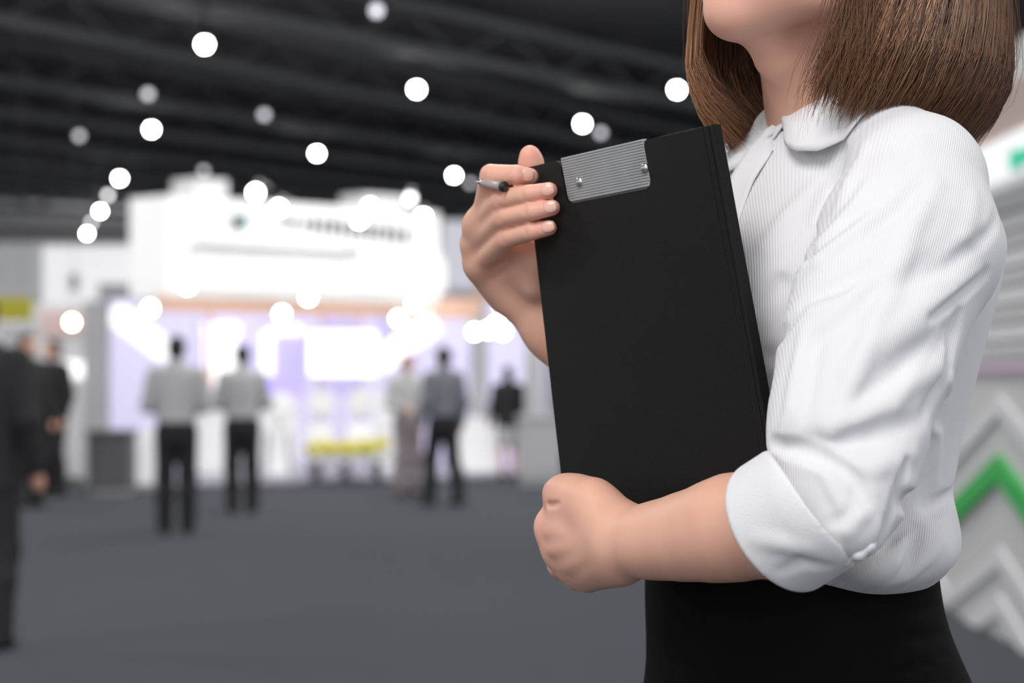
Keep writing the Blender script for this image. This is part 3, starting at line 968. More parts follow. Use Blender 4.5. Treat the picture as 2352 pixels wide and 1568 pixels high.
def plate(poly, n0, n1, bevel=0.0, cuts=0):
    """solid plate of uv outline between depths n0 (front) and n1"""
    m = MB(); bm = m.bm
    W_, H_ = ASP
    a = [bm.verts.new((u * W_, v * H_, n0)) for u, v in poly]; c = [bm.verts.new((u * W_, v * H_, n1)) for u, v in poly]
    f = bm.faces.new(a); bm.faces.new(c[::-1])
    for k in range(len(poly)):
        bm.faces.new((a[k], c[k], c[(k + 1) % len(c)], a[(k + 1) % len(a)]))
    if bevel > 0:
        bmesh.ops.bevel(bm, geom=list(f.edges), offset=bevel, segments=2, affect='EDGES', profile=0.5)
    for k in range(1, cuts):
        for co, no in (((k / cuts * W_, 0, 0), (1, 0, 0)), ((0, k / cuts * H_, 0), (0, 1, 0))):
            bmesh.ops.bisect_plane(bm, geom=bm.verts[:] + bm.edges[:] + bm.faces[:], plane_co=co, plane_no=no, dist=1e-6)
    for v in bm.verts:
        v.co = Vector(board(v.co.x / W_, v.co.y / H_, v.co.z))
    return m
cover_m = mat('black_leatherette', (0.0072, 0.0070, 0.0066), rough=0.55, spec=0.22, noise=0.15, nscale=300, bump=0.35, bscale=1800)
edge_m = mat('black_board_edge', (0.03, 0.03, 0.031), rough=0.5)
steel_m = mat('brushed_clip_metal', (0.38, 0.385, 0.385), rough=0.45, metal=0.35, noise=0.1, nscale=60)
rivet_m = mat('rivet_metal', (0.55, 0.55, 0.56), rough=0.28, metal=0.9)
cb_ = empty('clipboard', tuple(board(0.5, 0.0)))
tag(cb_, 'black folding clipboard with grey ribbed metal clip hugged against the white shirt', 'clipboard')
def px_uv(px, py): return inv_board(px, py, 0.0015)
k0, k1, k2, k3 = px_uv(1284, 367), px_uv(1303, 469), px_uv(1497, 431), px_uv(1477, 321)
k0[1] = 1.0; k3[1] = 1.0
SPU = 0.955
outline = [(0, 0), (SPU, 0), (SPU, 1), tuple(k3), tuple(k2), tuple(k1), tuple(k0), (0, 1)]
poly = round_poly(outline, [0.004, 0, 0, 0.004, 0.006, 0.006, 0.006, 0.004], ASP)
cover = plate(poly, 0.0015, -0.0012, 0.0006, 24).build('front_cover', cover_m, cb_)
plate([(SPU + 0.006, 0), (0.982, 0), (0.982, 1), (SPU + 0.006, 1)], 0.0016, -0.0012, 0.0005).build('hinge_strip', cover_m, cb_)
plate([(0.985, 0), (1.0, 0), (1.0, 1), (0.985, 1)], 0.0014, -0.0072, 0.0006).build('spine', cover_m, cb_)
plate([(SPU - 0.01, 0.0015), (0.99, 0.0015), (0.99, 0.9985), (SPU - 0.01, 0.9985)], 0.0004, -0.0010).build('hinge_backing', edge_m, cb_)
plate(round_poly([(0.01, 0.004), (0.99, 0.004), (0.99, 0.996), (0.01, 0.996)], [0.004] * 4, ASP), -0.0048, -0.0070, 0.0004).build('back_board', edge_m, cb_)
paper_m = mat('white_paper', (0.8, 0.8, 0.79), rough=0.9)
plate([(0.06, 0.03), (0.93, 0.03), (0.93, 0.93), (0.06, 0.93)], -0.0038, -0.0047).build('paper', paper_m, cb_)
# clip: grey plate with raised ribs filling the notch
g0 = k0 + np.array([0.004, 0]); g1 = k1 + np.array([0.004, 0.004]); g2 = k2 + np.array([-0.004, 0.004]); g3 = k3 + np.array([-0.004, 0.0])
g0[1] = 1.004; g3[1] = 1.004
clip = plate(round_poly([tuple(g0), tuple(g1), tuple(g2), tuple(g3)], [0.001, 0.005, 0.005, 0.001], ASP), 0.0005, -0.0028, 0.0003).build('clip', steel_m, cb_)
NR = 17
for i in range(NR):
    t0 = (i + 0.12) / NR; t1 = (i + 0.88) / NR
    a, bq = g0 + (g1 - g0) * t0, g0 + (g1 - g0) * t1
    c, d = g3 + (g2 - g3) * t0, g3 + (g2 - g3) * t1
    ins = 0.012 if i > NR - 3 else 0.004
    e_ = np.array([ins, 0])
    plate([tuple(bq + e_), tuple(d - e_), tuple(c - e_), tuple(a + e_)], 0.0011, 0.0002, 0.0003).build('rib', steel_m, clip)
for rp in ((1330, 418), (1480, 386)):
    u, v = px_uv(*rp)
    M3 = Matrix((Vector(cU), Vector(np.cross(cN, cU)), Vector(cN))).transposed()
    MB().lathe(board(u, v, 0.0008), [(0.0040, 0.0), (0.0040, 0.0006), (0.0036, 0.0015), (0.0026, 0.0022), (0.0012, 0.0025), (0.0002, 0.0026)], 20, 'Z', M3).build('rivet', rivet_m, cb_, smooth_=True)
# hidden jaw of the clip on the inside
plate([(0.30, 0.93), (0.62, 0.93), (0.62, 1.0), (0.30, 1.0)], -0.0028, -0.0037, 0.0003).build('clip_jaw', steel_m, clip)

# ------------------------------------------------------------------ pen held between the fingers
pen = empty('pen', tuple(on_board(1130, 428, 0.02)))
tag(pen, 'clear slim pen with a silver tip held between index and middle fingers', 'pen')
chrome = mat('pen_chrome', (0.7, 0.7, 0.71), rough=0.15, metal=1.0)
clear = mat('pen_clear_barrel', (0.62, 0.50, 0.48), rough=0.15, trans=0.35)
grip = mat('pen_black_grip', (0.02, 0.02, 0.022), rough=0.4)
pa, pb = on_board(1092, 416, 0.034), on_board(1176, 432, 0.030)
pd = unit(pb - pa)
MB().tube([pa, pa + pd * 0.004, pa + pd * 0.009], [0.0005, 0.0016, 0.0030], 14).build('tip', chrome, pen, smooth_=True)
MB().tube([pa + pd * 0.009, pa + pd * 0.012, pa + pd * 0.030], [0.0032, 0.0036, 0.0038], 14).build('barrel', clear, pen, smooth_=True)
MB().tube([pa + pd * 0.011, pa + pd * 0.030], [0.0006, 0.0006], 10).build('refill', grip, pen, smooth_=True)
MB().tube([pa + pd * 0.0315, pa + pd * 0.034], [0.0041, 0.0041], 14).build('ring', grip, pen, smooth_=True)
pe = on_board(1330, 470, -0.004)
# ------------------------------------------------------------------ the exhibition hall
def px_floor(px, py):
    Y = FPX * HC / (py - HY)
    return np.array([(px - CX) / FPX * Y, Y, 0.0])
def X_(px, Y): return (px - CX) / FPX * Y
def Z_(py, Y): return HC - (py - HY) / FPX * Y

carpet = mat('grey_carpet', (0.074, 0.078, 0.091), rough=0.95, spec=0.08, noise=0.08, nscale=6, bump=0.4, bscale=120)
dark_ceil = mat('dark_ceiling', (0.24, 0.24, 0.25), rough=0.9, noise=0.3, nscale=0.3)
beam_m = mat('dark_steel_beam', (0.24, 0.24, 0.255), rough=0.7)
grey_wall = mat('grey_hall_wall', (0.72, 0.72, 0.73), rough=0.9)
CZ = 8.2
m = MB(); m.box((-45, -6, -0.1), (45, 120, 0.0)); tag(m.build('floor', carpet), kind='structure')
m = MB(); m.box((-45, -6, CZ), (45, 120, CZ + 0.2)); ceil = m.build('ceiling', dark_ceil); tag(ceil, kind='structure')
m = MB(); m.box((-45, 119, 0), (45, 119.4, CZ)); tag(m.build('wall_back', grey_wall), kind='structure')

LZ = 6.5
# glazed long sides of the hall, far outside the picture
frame_m = mat('hall_window_frame', (0.25, 0.25, 0.26), rough=0.5)
mull = MB().box((-0.09, -0.09, 0.0), (0.09, 0.09, CZ)); 
mull_me = None
for n_, gx in ((1, -44.9), (2, 44.9)):
    m = MB()
    for zz in (0.12, 2.8, 5.4, CZ - 0.1):
        m.box((gx - 0.1, -6, zz - 0.1), (gx + 0.1, 119, zz + 0.1))
    wo = m.build('window_%d' % n_, frame_m); tag(wo, kind='structure')
    for k_ in range(32):
        if mull_me is None:
            o_ = mull.build('mullion', frame_m, wo, loc=(gx, -6 + k_ * 4.0, 0)); mull_me = o_.data
        else:
            o_ = bpy.data.objects.new('mullion', mull_me); COL.objects.link(o_); o_.parent = wo; o_.location = (gx, -6 + k_ * 4.0, 0)
def ceil_pt(px, py, z):
    Y = FPX * (z - HC) / (HY - py)
    return np.array([(px - CX) / FPX * Y, Y, z])
# lattice of lamps: two directions taken from the rows in view
G0 = ceil_pt(470, 93, LZ)
GA = (ceil_pt(957, 197, LZ) - G0); GB = ceil_pt(348, 290, LZ) - G0
gdir = unit(GA)
# steel beams running with the rows of lamps
for i, (pa_, pb_) in enumerate([((408, 10), (1200, 168)), ((178, 87), (1200, 296)), ((0, 189), (1200, 372)), ((0, 262), (1100, 408)), ((0, 325), (900, 428)), ((0, 372), (800, 452)), ((0, 412), (800, 478)), ((0, 448), (700, 492)), ((0, 480), (700, 512))]):
    a, c = ceil_pt(*pa_, LZ + 0.55), ceil_pt(*pb_, LZ + 0.55)
    d = unit(c - a)
    a = a - d * 10; c = c + d * 26
    L = np.linalg.norm(c - a)
    ang = math.atan2(d[1], d[0])
    R = Matrix.Rotation(ang, 3, 'Z')
    mid = (a + c) / 2
    m = MB()
    for zz, hw in ((0.0, 0.28), (0.75, 0.22)):
        m.box((mid[0] - L / 2, mid[1] - hw, mid[2] + zz - 0.09), (mid[0] + L / 2, mid[1] + hw, mid[2] + zz + 0.09), rot=R)
    nz = int(L / 1.6)
    for k in range(nz):
        t0, t1 = a + d * (k * 1.6), a + d * ((k + 1) * 1.6)
        m.tube([t0 + UP * (0.05 if k % 2 else 0.72), t1 + UP * (0.72 if k % 2 else 0.05)], 0.045, 5)
    m.build('beam', beam_m, ceil)

def lamp_mat(name, col, s):
    return mat(name, col, emit=col, estr=s)
lamp_on = lamp_mat('lamp_glow', (1.0, 1.0, 0.985), 60)
lamp_dim = lamp_mat('lamp_dim_glow', (0.9, 0.88, 0.95), 1.5)
lamp_mid = lamp_mat('lamp_mid_glow', (0.95, 0.95, 0.97), 5)
lamp_case = mat('lamp_case', (0.05, 0.05, 0.055), rough=0.5)
def hall_lamp(px, py, glow, r=0.075, label=None, group=None, z=LZ):
    p = ceil_pt(px, py, z)
    o = empty('hall_lamp', tuple(p))
    MB().lathe((p[0], p[1], p[2]), [(r * 0.5, 0.24), (r * 0.6, 0.22), (r * 1.25, 0.05), (r * 1.25, 0.02), (r * 1.05, 0.0)], 16).build('reflector', lamp_case, o)
    MB().lathe((p[0], p[1], p[2] - r * 0.75), [(r * 0.15, -r * 1.1), (r * 0.6, -r * 0.98), (r * 0.95, -r * 0.5), (r * 1.05, -r * 0.05), (r * 0.95, r * 0.4), (r * 0.6, r * 0.8)], 20).build('bulb', glow, o, smooth_=True)
    MB().tube([p + UP * 0.23, (p[0], p[1], CZ)], 0.02, 6).build('cable', lamp_case, o)
    tag(o, label, 'lamp', group)
for px, py, w in [(470, 93, 'largest bright hall lamp, topmost of the dark ceiling'), (957, 197, 'bright hall lamp in the topmost row, midway along the dark ceiling'), (1338, 277, 'bright hall lamp just above the clipboard'), (1555, 198, 'bright hall lamp beside the bobbed brown hair'), (348, 290, 'bright hall lamp first in the second row of the ceiling'), (728, 346, 'bright hall lamp second in the second row of the ceiling'), (1043, 397, 'bright hall lamp just beside the hand holding the pen'), (275, 404, 'bright hall lamp first in the third row of the ceiling'), (230, 480, 'bright hall lamp above the lowest overlapping lamps of the column'), (200, 532, 'lowest bright hall lamp of the column by the grey wall')]:
    hall_lamp(px, py, lamp_on, label=w, group='bright hall lamps')
for px, py, w in [(182, 305, 'dim grey hall lamp left of the second lamp row'), (607, 256, 'dim grey hall lamp between the first two lamp rows'), (865, 14, 'dim pinkish hall lamp at the top edge of the ceiling'), (468, 386, 'faint hall lamp above the white booth header'), (340, 208, 'faint hall lamp above the second lamp row'), (1380, 298, 'faint hall lamp beside the bright one above the clipboard'), (1080, 415, 'faint hall lamp beside the bright one near the pen')]:
    hall_lamp(px, py, lamp_dim, label=w, group='dim hall lamps')
for px, py, w in [(248, 443, 'half-bright hall lamp between two bright ones in the column'), (210, 506, 'half-bright hall lamp overlapping the lowest bright lamp')]:
    hall_lamp(px, py, lamp_mid, label=w, group='half-bright hall lamps')

# ------------------------------------------------------------------ main booth
white_panel = mat('booth_white_panel', (0.80, 0.80, 0.81), rough=0.5)
glow_panel = mat('booth_glow_panel', (0.9, 0.9, 0.9), rough=0.5, emit=(1.0, 1.0, 1.0), estr=0.30)  # white panels given a glow in place of booth lamps lighting them
glow_panel2 = mat('booth_soft_glow_panel', (0.9, 0.9, 0.9), rough=0.5, emit=(0.97, 0.97, 1.0), estr=0.36)  # glow added to a plain white header; the side fascia is a light box
lavender = mat('lavender_glow_wall', (0.72, 0.69, 0.88), rough=0.6, emit=(0.74, 0.70, 0.98), estr=0.42)  # emission stands in for the interior lamps shining on the lavender wall
lav_panel = mat('lavender_panel', (0.62, 0.58, 0.86), rough=0.6, emit=(0.62, 0.56, 0.98), estr=0.40)  # same built-in glow instead of lamplight on the panels
coral = mat('coral_fascia', (0.80, 0.50, 0.38), rough=0.6, emit=(0.9, 0.60, 0.46), estr=0.22)  # glow brightens the coral parts, which are no lamps
glow = mat('white_glow', (1, 1, 1), emit=(1, 1, 1), estr=1.0)  # bright wall signs; also puts a lit look on the roof arms
soft_grey = mat('booth_grey', (0.52, 0.52, 0.54), rough=0.6)
mid_grey = mat('plinth_grey', (0.145, 0.145, 0.155), rough=0.6)
dark_ink = mat('sign_dark_print', (0.05, 0.055, 0.06), rough=0.6)
teal_ink = mat('sign_teal_print', (0.20, 0.50, 0.50), rough=0.6)

BX = empty('exhibition_booth', (X_(690, 29.5), 29.5, 0))
tag(BX, 'tall white exhibition booth with lettered header and lavender lit interior', 'booth')
yA, yB = 28.0, 31.0                       # the front recedes to the right
xa, xb = X_(386, yA), X_(1010, yB)
def front(s, z, d=0.0):
    """point on the booth front: s 0..1 along it, d metres forward"""
    nrm = unit(np.array([(yB - yA), -(xb - xa), 0.0]))
    return np.array([xa + (xb - xa) * s, yA + (yB - yA) * s, z]) + nrm * d
def slab_front(s0, s1, z0, z1, d0, d1):
    m = MB()
    m.prism([front(s0, z0, d0), front(s1, z0, d0), front(s1, z1, d0), front(s0, z1, d0)], front(0, 0, d1) - front(0, 0, d0))
    return m
def s_at(px):
    k = (px - CX) / FPX
    return (k * yA - xa) / ((xb - xa) - k * (yB - yA))
def z_at(px, py):
    Y = yA + (yB - yA) * s_at(px)
    return Z_(py, Y)
zt = Z_(447, yA); zb_ = Z_(680, yA)
hd = slab_front(0, 1, zb_, zt, 0, -0.8).build('header', glow_panel, BX)
slab_front(0.10, 0.62, z_at(500, 662), z_at(500, 575), 0.10, 0.0).build('inset_panel', glow_panel, hd)
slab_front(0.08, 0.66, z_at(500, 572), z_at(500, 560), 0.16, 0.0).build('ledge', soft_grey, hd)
slab_front(0.62, 1.0, z_at(900, 668), z_at(900, 590), 0.12, 0.0).build('inset_panel', glow_panel, hd)
slab_front(s_at(532), s_at(552), z_at(540, 524), z_at(540, 496), 0.03, 0.0).build('logo_mark', dark_ink, hd)
slab_front(s_at(552), s_at(566), z_at(556, 522), z_at(556, 494), 0.03, 0.0).build('logo_mark', teal_ink, hd)
# unreadable dark lettering on the header
lx = 640
widths = [15, 9, 17, 14, 18, 16, 17, 15, 18, 15, 12, 17, 14, 17, 15]
for i, w in enumerate(widths):
    yc = 508 + (lx - 640) * 0.125
    top, bot = (17, 15) if i > 3 else (10, 8)
    slab_front(s_at(lx), s_at(lx + 8), z_at(lx, yc + bot), z_at(lx, yc - top), 0.03, 0.0).build('letter_stroke', dark_ink, hd)
    if i % 3 != 1 and i > 2:
        slab_front(s_at(lx + 5), s_at(lx + w - 2), z_at(lx, yc - top + 7), z_at(lx, yc - top), 0.03, 0.0).build('letter_stroke', dark_ink, hd)
    if i % 2 == 0 and i > 2:
        slab_front(s_at(lx + 5), s_at(lx + w - 3), z_at(lx, yc + 3), z_at(lx, yc - 3), 0.03, 0.0).build('letter_stroke', dark_ink, hd)
    lx += w + 5
# boxes on the roof line
for px0, px1, py0, py1, dd in ((505, 580, 402, 450, -0.5), (905, 1000, 437, 490, -0.6)):
    slab_front(s_at(px0), s_at(px1), z_at(px0, py1 + 10), z_at(px0, py0), dd, dd - 0.5).build('roof_box', white_panel, BX)
# coral fascia under the header, interior walls
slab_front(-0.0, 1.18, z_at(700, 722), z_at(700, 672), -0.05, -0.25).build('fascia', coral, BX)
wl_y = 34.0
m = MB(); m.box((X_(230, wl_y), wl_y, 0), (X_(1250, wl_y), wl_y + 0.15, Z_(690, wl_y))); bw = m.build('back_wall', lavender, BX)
for x0, x1, y0, y1 in ((450, 560, 735, 905), (590, 705, 735, 905), (735, 830, 712, 760), (860, 960, 715, 820), (735, 830, 868, 905), (610, 700, 870, 905)):
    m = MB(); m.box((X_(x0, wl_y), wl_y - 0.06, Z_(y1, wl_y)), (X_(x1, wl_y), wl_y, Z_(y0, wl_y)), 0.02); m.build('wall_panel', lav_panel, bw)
for x0, x1, y0, y1 in ((468, 552, 742, 772), (470, 545, 772, 890), (602, 628, 760, 862), (630, 696, 748, 768)):
    m = MB(); m.box((X_(x0, wl_y), wl_y - 0.12, Z_(y1, wl_y)), (X_(x1, wl_y), wl_y - 0.065, Z_(y0, wl_y)), 0.02); m.build('light_panel', glow, bw)
# slanting roof arms beside the interior, given a glow in place of lamplight
for a, c, w in (((255, 712), (392, 815), 0.16), ((1000, 735), (868, 835), 0.16)):
    p, q = at(*a, 30.5), at(*c, 32.5)
    d = unit(q - p); nn = unit(np.cross(d, np.array([0, 1.0, 0])))
    m = MB(); m.prism([p - nn * w, q - nn * w, q + nn * w, p + nn * w], (0, 0.12, 0)); m.build('roof_arm', glow, BX)
# posts
for px, Y, w in ((218, 29.0, 54), (478, 32.5, 8), (735, 33.2, 5), (826, 33.2, 5), (1100, 33, 40), (1225, 30.5, 40)):
    x = X_(px, Y); hw = pxm(w / 2, Y)
    m = MB(); m.box((x - hw, Y, 0), (x + hw, Y + 0.25, Z_(690, Y)), 0.01); m.build('post', soft_grey if w > 20 else coral, BX)
# raised booth floor
m = MB(); m.prism([(X_(240, 28), 28.2, 0), (X_(1240, 31), 31.5, 0), (X_(1240, 33.9), 33.9, 0), (X_(240, 33.9), 33.9, 0)], (0, 0, 0.04)); m.build('booth_floor', mat('pale_booth_floor', (0.55, 0.54, 0.62), rough=0.4), BX)

# spotlights on the booth
spot_w = lamp_mat('spot_white', (1.0, 1.0, 0.98), 40)
spot_y = lamp_mat('spot_warm', (1.0, 0.84, 0.58), 26)
def spot(px, py, Y, glow_, label, rad=0.055):
    p = at(px, py, Y)
    o = empty('spotlight', tuple(p))
    MB().lathe(tuple(p), [(rad * 0.3, -rad * 0.5), (rad * 0.9, -rad * 0.35), (rad, 0.0), (rad * 0.8, rad * 0.5)], 14, 'Y').build('lens', glow_, o, smooth_=True)
    MB().lathe((p[0], p[1] + rad * 0.45, p[2]), [(rad * 1.2, 0.0), (rad * 1.25, 0.02), (rad * 0.9, 0.16), (rad * 0.4, 0.2)], 14, 'Y').build('housing', white_panel, o, smooth_=True)
    yf = max(p[1] + 0.35, yA + (yB - yA) * min(1, max(0, s_at(px))) + 0.05)
    MB().tube([(p[0], p[1] + 0.12, p[2]), (p[0], p[1] + 0.3, p[2] + 0.15), (p[0], yf, p[2] + 0.18)] if px > 300 else [(p[0], p[1] + 0.12, p[2]), (p[0], p[1] + 0.14, CZ)], 0.012 if px > 300 else 0.004, 6).build('arm', white_panel if px > 300 else lamp_case, o)
    tag(o, label, 'spotlight', 'booth spotlights')
for px, py, Y, g, lb in [
    (490, 468, 27.2, spot_w, 'white spotlight on the top left corner of the booth header'), (587, 442, 27.4, spot_w, 'white spotlight beside the box on the booth header top'),
    (640, 478, 27.8, spot_w, 'white spotlight above the first letters of the header'), (850, 475, 29.0, spot_w, 'white spotlight above the last letters of the header'),
    (942, 456, 29.6, lamp_mid, 'dim spotlight in front of the small roof box'), (972, 498, 29.8, spot_w, 'white spotlight at the right end of the header'),
    (825, 505, 28.8, spot_w, 'white spotlight touching the lettering on the header'),
    (430, 657, 27.4, spot_y, 'warm spotlight at the left end of the coral fascia'), (345, 708, 27.6, spot_w, 'white spotlight above the slanting white roof arm'),
    (708, 683, 28.3, spot_y, 'warm spotlight in the middle of the coral fascia'), (647, 721, 28.0, spot_w, 'white spotlight hanging under the coral fascia'),
    (952, 697, 29.4, spot_y, 'warm spotlight on the right of the coral fascia'), (915, 732, 29.3, spot_w, 'white spotlight under the right coral fascia'),
    (165, 740, 27.0, spot_y, 'warm spotlight over the two people in dark suits'), (1150, 694, 30.2, spot_w, 'white spotlight beside the wrist behind the clipboard'),
    (1090, 762, 30.6, spot_w, 'white spotlight first of the cluster above the far visitor'), (1120, 758, 30.9, spot_w, 'white spotlight in the middle of the cluster above the far visitor'),
    (1140, 744, 30.4, spot_w, 'topmost white spotlight of the cluster above the far visitor'), (1155, 762, 30.7, spot_w, 'last white spotlight of the cluster beside the clipboard')]:
    spot(px, py, Y, g, lb)

# large screen on a stand
sc_o = empty('display_screen', (X_(788, 32), 32.0, 0.04))
tag(sc_o, 'large bright white display screen in the lavender booth', 'screen')
m = MB(); m.box((X_(706, 32), 32.0, Z_(866, 32)), (X_(870, 32), 32.08, Z_(757, 32)), 0.015); fr = m.build('frame', white_panel, sc_o)
m = MB(); m.box((X_(710, 32), 31.985, Z_(862, 32)), (X_(866, 32), 32.0, Z_(761, 32)), 0.004); m.build('screen', mat('lit_screen', (1, 1, 1), emit=(1, 1, 1), estr=1.3), sc_o)
for px in (733, 826):
    x = X_(px, 32); m = MB(); m.box((x - 0.025, 32.02, 0.04), (x + 0.025, 32.07, Z_(866, 32)), 0.005); m.build('leg', soft_grey, sc_o)

# white counters and plinths
cnt_w = mat('white_counter', (0.78, 0.78, 0.80), rough=0.45, emit=(1, 1, 1), estr=0.28)  # emission lightens the counters in place of lamplight
def counter(name, px0, px1, Y, dep, py_top, label, mtl, cat='counter', top=None, panels=0):
    x0, x1 = X_(px0, Y), X_(px1, Y); z1 = Z_(py_top, Y)
    o = empty(name, ((x0 + x1) / 2, Y + dep / 2, 0.0))
    m = MB(); m.box((x0, Y, 0.06), (x1, Y + dep, z1 - 0.04), 0.015); bo = m.build('body', mtl, o)
    m = MB(); m.box((x0 - 0.03, Y - 0.03, z1 - 0.04), (x1 + 0.03, Y + dep + 0.03, z1), 0.01); m.build('worktop', top or mtl, o)
    m = MB(); m.box((x0 + 0.03, Y + 0.03, 0.0), (x1 - 0.03, Y + dep - 0.03, 0.06)); m.build('plinth_base', soft_grey, o)
    for k in range(panels):
        a = x0 + (x1 - x0) * (k + 0.08) / panels; c = x0 + (x1 - x0) * (k + 0.92) / panels
        m = MB(); m.box((a, Y - 0.012, 0.14), (c, Y, z1 - 0.1), 0.004); m.build('front_panel', mtl, bo)
    tag(o, label, cat)
counter('plinth', 200, 298, 26.5, 0.5, 988, 'dark grey square plinth beside the pale grey post', mid_grey, 'plinth')
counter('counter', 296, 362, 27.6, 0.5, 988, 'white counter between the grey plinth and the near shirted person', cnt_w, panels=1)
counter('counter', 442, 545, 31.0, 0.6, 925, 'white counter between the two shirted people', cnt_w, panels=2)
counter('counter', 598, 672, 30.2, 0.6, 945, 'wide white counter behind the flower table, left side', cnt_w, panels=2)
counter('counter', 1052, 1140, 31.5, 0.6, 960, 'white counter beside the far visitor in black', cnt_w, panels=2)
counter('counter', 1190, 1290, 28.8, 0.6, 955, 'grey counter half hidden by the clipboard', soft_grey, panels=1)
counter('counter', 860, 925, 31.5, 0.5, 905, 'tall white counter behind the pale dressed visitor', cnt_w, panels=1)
# low table with yellow flowers
leaf_m = mat('leaf_green', (0.10, 0.30, 0.16), rough=0.6)
yel = mat('yellow_petals', (0.80, 0.70, 0.03), rough=0.6)
TY = 29.4
tb_o = empty('low_table', (X_(800, TY), TY + 0.3, 0))
tag(tb_o, 'long low white table with dark legs holding yellow flowers', 'table')
m = MB(); m.box((X_(700, TY), TY, Z_(1062, TY)), (X_(900, TY), TY + 0.6, Z_(1050, TY)), 0.01); m.build('tabletop', white_panel, tb_o)
zt_ = Z_(1062, TY)
for px in (722, 788, 864):
    for dy in (0.06, 0.5):
        x = X_(px, TY); m = MB(); m.box((x - 0.04, TY + dy, 0), (x + 0.04, TY + dy + 0.05, zt_), 0.005); m.build('leg', dark_ink, tb_o)
fl_pos = [(716, 1033), (738, 1029), (760, 1033), (782, 1029), (804, 1033), (826, 1028), (848, 1030), (872, 1022)]
ord_ = ['first', 'second', 'third', 'fourth', 'fifth', 'sixth', 'seventh', 'last']
for i, (px, py) in enumerate(fl_pos):
    base = np.array([X_(px, TY), TY + 0.14 + 0.27 * (i % 2), Z_(1050, TY)])
    o = empty('flower', tuple(base))
    head = np.array([base[0], base[1], Z_(py, TY)])
    MB().tube([base, (base + head) / 2 + np.array([0.01, 0, 0]), head], 0.008, 6).build('stem', leaf_m, o)
    m = MB()
    for k in range(9):
        a = TWO * k / 9
        tipv = Vector(head) + Vector((math.cos(a) * 0.12, math.sin(a) * 0.12, 0.05 if k % 2 else -0.03))
        sd = Vector((-math.sin(a), math.cos(a), 0)) * 0.05
        c0 = Vector(head); mid = (c0 + tipv) / 2 + Vector((0, 0, 0.02))
        vs_ = [m.bm.verts.new(p) for p in (c0, mid - sd, tipv, mid + sd)]
        vb = [m.bm.verts.new(p - Vector((0, 0, 0.006))) for p in (c0, mid - sd, tipv, mid + sd)]
        m.bm.faces.new(vs_); m.bm.faces.new(vb[::-1])
        for q in range(4): m.bm.faces.new((vs_[q], vb[q], vb[(q + 1) % 4], vs_[(q + 1) % 4]))
    m.build('petals', yel, o)
    MB().lathe(tuple(head), [(0.02, -0.06), (0.09, -0.04), (0.11, 0.02), (0.08, 0.07), (0.01, 0.09)], 12).build('centre', yel, o)
    m = MB()
    for k in range(3):
        a = TWO * k / 3 + i
        p0 = Vector(base); p1 = p0 + Vector((math.cos(a) * 0.12, math.sin(a) * 0.08, 0.05)); sd = Vector((-math.sin(a), math.cos(a), 0)) * 0.03
        m.prism([p0, (p0 + p1) / 2 + sd, p1, (p0 + p1) / 2 - sd], (0, 0, 0.006))
    m.build('leaf', leaf_m, o)
    tag(o, ord_[i] + ' yellow flower along the low table, counted from the left end', 'flower', 'yellow flowers on the low table')
# white round-backed chairs behind the table
chair_w = mat('white_chair_shell', (0.85, 0.85, 0.84), rough=0.35, emit=(1, 1, 1), estr=0.20)  # slight glow makes the shells look brightly lit
def white_chair(px, py, Y, label):
    x = X_(px, Y); zc = Z_(py, Y)
    o = empty('white_chair', (x, Y, 0.0))
    seat_z = max(0.30, zc - 0.30)
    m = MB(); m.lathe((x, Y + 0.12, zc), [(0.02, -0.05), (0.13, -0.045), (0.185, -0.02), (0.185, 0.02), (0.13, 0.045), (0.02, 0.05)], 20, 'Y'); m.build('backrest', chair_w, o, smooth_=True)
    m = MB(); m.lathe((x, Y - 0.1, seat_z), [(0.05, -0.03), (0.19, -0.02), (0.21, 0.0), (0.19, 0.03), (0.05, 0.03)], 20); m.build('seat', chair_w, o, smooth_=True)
    m = MB(); m.box((x - 0.04, Y + 0.08, seat_z), (x + 0.04, Y + 0.12, zc - 0.12), 0.01); m.build('back_support', soft_grey, o)
    for sx in (-1, 1):
        for sy in (-1, 1):
            MB().tube([(x + sx * 0.12, Y - 0.1 + sy * 0.1, seat_z), (x + sx * 0.17, Y - 0.1 + sy * 0.16, 0.0)], 0.014, 8).build('leg', soft_grey, o)
    tag(o, label, 'chair', 'white round-backed chairs')
white_chair(735, 925, 31.2, 'white round-backed chair under the left leg of the screen')
white_chair(828, 925, 31.2, 'white round-backed chair under the right leg of the screen')
white_chair(732, 1003, 30.6, 'lower white chair behind the left end of the yellow flowers')
white_chair(826, 1003, 30.6, 'lower white chair behind the right end of the yellow flowers')
white_chair(640, 935, 29.5, 'white round-backed chair in front of the wide white counter')

# ------------------------------------------------------------------ neighbouring booths
def booth_block(name, px0, px1, py0, py1, Y, dep, label, mtl, extra=()):
    o = empty(name, (X_((px0 + px1) / 2, Y), Y + dep / 2, 0))
    m = MB(); m.box((X_(px0, Y), Y, Z_(py1, Y)), (X_(px1, Y), Y + dep, Z_(py0, Y)), 0.03); hdr = m.build('header', mtl, o)
    for px in (px0 + 6, px1 - 6):
        x = X_(px, Y); m = MB(); m.box((x - 0.06, Y + 0.1, 0), (x + 0.06, Y + 0.3, Z_(py1, Y)), 0.01); m.build('post', soft_grey, o)
    m = MB(); m.box((X_(px0, Y), Y + dep - 0.1, 0), (X_(px1, Y), Y + dep, Z_(py1, Y))); m.build('back_wall', white_panel, o)
    for (a, b_, c, d, mm, nm) in extra:
        m = MB(); m.box((X_(a, Y), Y - 0.06, Z_(d, Y)), (X_(b_, Y), Y + 0.0, Z_(c, Y)), 0.01); m.build(nm, mm, hdr)
    tag(o, label, 'booth')
